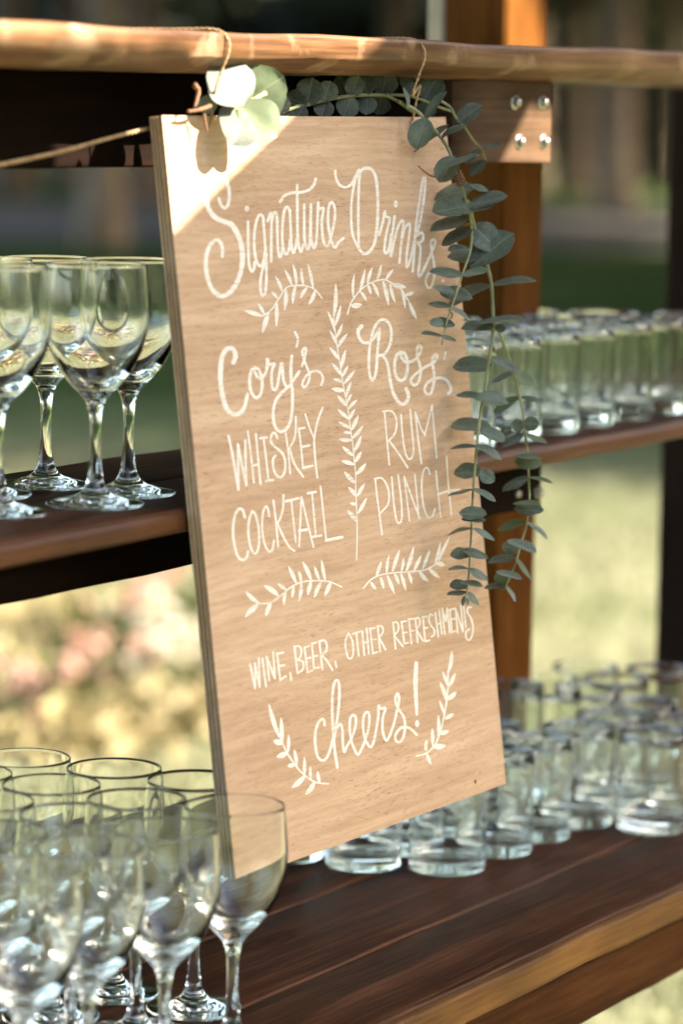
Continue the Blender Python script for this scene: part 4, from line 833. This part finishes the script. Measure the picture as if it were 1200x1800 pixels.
for i, (px, d, h) in enumerate([(-200, 62, 4.2), (10, 64, 4.6), (140, 60, 4.4), (270, 63, 4.8), (390, 66, 3.3), (545, 66, 3.1), (680, 61, 4.8), (800, 64, 4.4), (905, 60, 4.6), (1020, 64, 5.0), (1130, 62, 4.6), (1250, 60, 4.8), (1400, 62, 4.4)]):
    x, y = dirp(px, d); shrub(x, y, 5.2, h, 'dense dark shrub at the foot of the background wood', 'foliage', n=4500, ls=.42, group='dark shrubs under the wood')

# trees out on the right that shade the lawn
for (x, y, h, c) in [(18.2, .2, 9.5, 4.5), (23.4, 3.2, 10, 4.6), (28.6, 6.2, 10.5, 4.8), (33, 11, 11, 5), (13.6, 14.4, 9.5, 5.0), (18.5, 18.3, 10.5, 5.2), (19.5, 6.0, 10, 5.0), (26, 9.0, 10.5, 5.0)]:
    tree('lawn_tree', x, y, h, c, 3.2, 'broad tree whose crown shades the lawn, trunk outside the picture', 'foliage2', 'bark', n=9000, ls=.42, tr=.26, group='trees shading the lawn')

for (x, y, w, h) in [(-7, 2, 5, 4.5), (-8, -3, 5.5, 5), (-5, -7.5, 5.5, 5), (-.5, -9.5, 5.5, 4.8), (4.5, -10, 5.5, 4.6), (9.5, -9.5, 5.5, 4.6), (14, -8, 5.5, 4.8), (17.5, -5.2, 5, 5)]:  # unseen shrubs, added to darken what the glasses reflect
    shrub(x, y, w, h, 'unseen tall shrub added on the near side of the lawn to darken reflections', 'foliage', n=4200, ls=.36, group='unseen shrubs added to darken reflections')

# ------------------------------------------------------------------ flower bed behind the shelves at lower left
M['soil'] = plain('straw_mulch', (.37, .29, .155), rough=1, scale=2.2, var=.4, spec=0)
bc = [ground(-120, 1350), ground(240, 1335), ground(345, 1240), ground(330, 1075), ground(150, 1020), ground(-120, 1040)]
struct(pydata('flower_bed', [(x, y, .008) for x, y in bc], [tuple(range(6))], M['soil']))
M['petal_pink'] = leafmat('pink_petal', (.48, .28, .23), (.58, .38, .32), rough=.5, trans=.3)
M['petal_white'] = leafmat('white_petal', (.42, .39, .32), (.52, .49, .42), rough=.5, trans=.3)
M['herb'] = leafmat('low_herb', (.065, .085, .025), (.14, .145, .05), rough=.5, trans=.3)
M['dry'] = leafmat('dry_grass', (.25, .21, .105), (.36, .30, .165), rough=.6, trans=.3)
FL = [(20, 1300, 'p'), (90, 1285, 'p'), (180, 1250, 'p'), (245, 1250, 'w'), (330, 1215, 'w'), (200, 1190, 'g'), (60, 1250, 'g'), (150, 1110, 'g'), (120, 1330, 'd'), (275, 1190, 'w'), (30, 1220, 'd'), (300, 1090, 'p'), (230, 1140, 'p'), (90, 1120, 'd'), (260, 1300, 'd'), (340, 1280, 'd'), (180, 1330, 'd')]
nmz = {'p': 'low plant with pink blossoms', 'w': 'low plant with white blossoms', 'g': 'low dark green herb', 'd': 'tuft of dry yellow grass'}
FLN = {}
for i, (px, py, k) in enumerate(FL): FLN.setdefault(k, []).append((px, i))
for k in FLN: FLN[k] = [i for _, i in sorted(FLN[k])]
ONL = ['leftmost', 'second from the left', 'third from the left', 'fourth from the left', 'fifth from the left', 'sixth from the left', 'seventh from the left']
pos = ['at the left border', 'left of the soil patch', 'in the middle', 'towards the sign', 'nearest the sign', 'behind the others', 'at the far edge', 'at the back', 'in front']
for i, (px, py, k) in enumerate(FL):
    x, y = ground(px, py)
    e = empty({'p': 'flowering_plant', 'w': 'flowering_plant', 'g': 'herb', 'd': 'grass_tuft'}[k], (x, y, 0), nmz[k] + ' in the blurred bed, ' + ONL[FLN[k].index(i)], 'plant', {'p': 'pink flowers in the bed', 'w': 'white flowers in the bed', 'g': 'herbs in the bed', 'd': 'dry grass tufts in the bed'}[k])
    p = np.stack([x+nrng.normal(0, .08, 130), y+nrng.normal(0, .08, 130), np.abs(nrng.normal(.04, .04, 130))+.010], 1)
    quads('foliage', leaf_faces(nrng, p, .06), M['dry'] if k == 'd' else M['herb'], e)
    if k in 'pw':
        for j in range(9):
            c = np.array([x+nrng.normal(0, .09), y+nrng.normal(0, .09), nrng.uniform(.10, .19)])
            q = c+nrng.normal(0, .008, (14, 3)); quads('blossom', leaf_faces(nrng, q, .035), M['petal_pink' if k == 'p' else 'petal_white'], e)
# grass blades on the near lawn
n = 30000; dd = nrng.uniform(4.5, 13, n); an = nrng.uniform(math.radians(22), math.radians(41), n)
gx = dd*np.cos(an); gy = dd*np.sin(an); hh = nrng.uniform(.02, .055, n); aa = nrng.uniform(0, 6.28, n); wv = .004+.0*hh
ex = np.cos(aa)*wv; ey = np.sin(aa)*wv; lx = nrng.normal(0, .015, n); ly = nrng.normal(0, .015, n); z0 = np.full(n, .001)
v = np.stack([np.stack([gx-ex, gy-ey, z0], 1), np.stack([gx+ex, gy+ey, z0], 1), np.stack([gx+lx+ex*.3, gy+ly+ey*.3, hh], 1), np.stack([gx+lx-ex*.3, gy+ly-ey*.3, hh], 1)], 1).reshape(-1, 3)
M['blade'] = leafmat('grass_blade', (.12, .13, .07), (.20, .19, .125), rough=.6, trans=.3, scale=.8)
g = quads('lawn_grass', v, M['blade'], None); g['kind'] = 'stuff'; g['label'] = 'short pale green grass of the sunlit lawn'; g['category'] = 'grass'

# ------------------------------------------------------------------ unseen tree added to shade the shelves (stands in front, right of the camera)
def shadow_pt(p):
    """where a point's shadow meets the vertical plane of the shelf fronts, y = 1.31 -> (x, z relative to camera height)"""
    t = (p[..., 1]-1.31)/SUN.y; return p[..., 0]-SUN.x*t, p[..., 2]-SUN.z*t-CAM_H
GAPA = [(1.0, .040), (1.937, .040), (1.93, -.018), (1.895, -.018), (1.895, -.1085), (2.108, -.001), (2.208, .051), (2.258, .14), (1.0, .14)]  # crown openings shaped to cast the sun patches
GAPB = [(2.516, .012), (2.455, -.046), (2.57, -.046), (2.57, .012)]
GAPC = [(2.84, .165), (2.97, .165), (2.97, .5), (2.84, .5)]
def inpoly(x, z, P):
    ins = np.zeros(x.shape, bool); j = len(P)-1
    for i in range(len(P)):
        xi, zi = P[i]; xj, zj = P[j]
        with np.errstate(divide='ignore', invalid='ignore'):
            c = ((zi > z) != (zj > z)) & (x < (xj-xi)*(z-zi)/(zj-zi+1e-12)+xi)
        ins ^= c; j = i
    return ins
SPOTS = [(1.862, -.10, .026), (1.893, -.145, .014), (1.80, -.12, .02)]  # small openings shaped for sun glints on the wine glasses
st_ = empty('added_shade_tree', (5.6, -2.6, 0), 'unseen leafy tree added in front of the shelves to shade them', 'tree')
v, f = tube(crom([(5.6, -2.6, -.1), (5.5, -2.5, 1.2), (5.2, -2.2, 2.5), (4.9, -1.9, 4.2)], 6), [.19]+[.165-.005*i for i in range(18)], 12)
def plane_to(x, z, d): return Vector((x, 1.31, z+CAM_H)) + SUN*d
# boughs added along the edges of the two sun patches to shape them
def bough(p0, p1, d, side, r=.022, ext=.5):
    a = plane_to(*p0, d); b = plane_to(*p1, d); t = (b-a).normalized()
    o = (t.cross(SUN)).normalized()*r*side
    pts = [a-t*ext+o, a+o, a.lerp(b, .5)+o, b+o, b+t*ext+o]
    tube(crom(pts, 4), r, 12, v, f); return pts
A_ = bough((1.938, -.0865), (2.208, .051), 1.15, 1, ext=.35)
B_ = bough((2.455, -.046), (2.516, .012), 1.3, -1, r=.016, ext=.14)
cb = [plane_to(x, .008, 1.2) for x in (1.2, 1.45, 1.7, 1.85, 1.925)]
tube(crom(cb, 4), .0195, 12, v, f)
limb = lambda p, q, r0, r1: tube(crom([p, Vector(p).lerp(Vector(q), .5)+Vector((0, 0, .12)), q], 5), [r0+(r1-r0)*i/10 for i in range(11)], 10, v, f)
limb((5.35, -2.35, 2.1), (3.9, -.6, 2.65), .07, .045); limb((3.9, -.6, 2.65), tuple(A_[-1]), .045, .022); limb((3.9, -.6, 2.65), tuple(B_[-1]), .04, .016)
limb((1.6, 2.4, 4.0), tuple(cb[0]), .015, .0195); limb((5.2, -2.2, 2.6), (3.4, -1.4, 3.4), .08, .03); limb((5.1, -2.1, 3.0), (4.6, -.4, 3.9), .07, .03); limb((5.0, -2.0, 3.4), (3.2, -.2, 3.7), .06, .025); limb((3.2, -.2, 3.7), (1.6, 2.4, 4.0), .03, .015); limb((4.6, -.4, 3.9), (4.2, 2.6, 4.1), .03, .015)
pydata('trunk', v, f, M['bark'], st_, smooth=True)
# leaves: far layers of the crown, then small ones close to the patch edges
def shade_leaves(n, d0, d1, size, box, mg=0.0):
    x = nrng.uniform(box[0], box[1], n); z = nrng.uniform(box[2], box[3], n); d = nrng.uniform(d0, d1, n)
    p = np.stack([x, np.full(n, 1.31), z+CAM_H], 1)+np.array(SUN)[None, :]*d[:, None]
    vv = leaf_faces(nrng, p, size).reshape(n, 4, 3)
    # drop leaves that would shade the shaped sun patches
    bad = np.zeros(n, bool)
    samples = [vv[:, k] for k in range(4)]+[(vv[:, k]+vv[:, (k+1) % 4])/2 for k in range(4)]+[vv.mean(1)]
    for s in samples:
        sx, sz = shadow_pt(s)
        for P in (GAPA, GAPB, GAPC):
            for ax, az in ((0, 0), (mg, 0), (-mg, 0), (0, mg), (0, -mg), (mg*.7, mg*.7), (-mg*.7, mg*.7), (mg*.7, -mg*.7), (-mg*.7, -mg*.7)): bad |= inpoly(sx+ax, sz+az, P)
        for (cx_, cz_, cr_) in SPOTS: bad |= (sx-cx_)**2+(sz-cz_)**2 < cr_**2
    return vv[~bad].reshape(-1, 3)
M['shade_leaf'] = leafmat('shade_tree_leaf', (.05, .09, .025), (.09, .14, .04), rough=.5, trans=.25, scale=.7)
parts = [shade_leaves(42000, 2.6, 4.2, .085, (.9, 3.7, -1.0, .62), .03), shade_leaves(60000, 1.2, 1.6, .026, (1.6, 2.95, -.20, .20))]
# crown spread added over the shelves to block sky light
n = 34000; p = np.stack([nrng.uniform(-1, 10, n), nrng.uniform(.2, 9, n), 3.3+nrng.uniform(0, 1.4, n)], 1); p[:, 2] += .5*np.sin(p[:, 0]*1.3)+.4*np.sin(p[:, 1]*1.7+1)
p = p[~((p[:, 0] > 6.6) & (p[:, 1] < 2.7))]
parts.append(leaf_faces(nrng, p, .2))
quads('crown', np.concatenate(parts), M['shade_leaf'], st_)
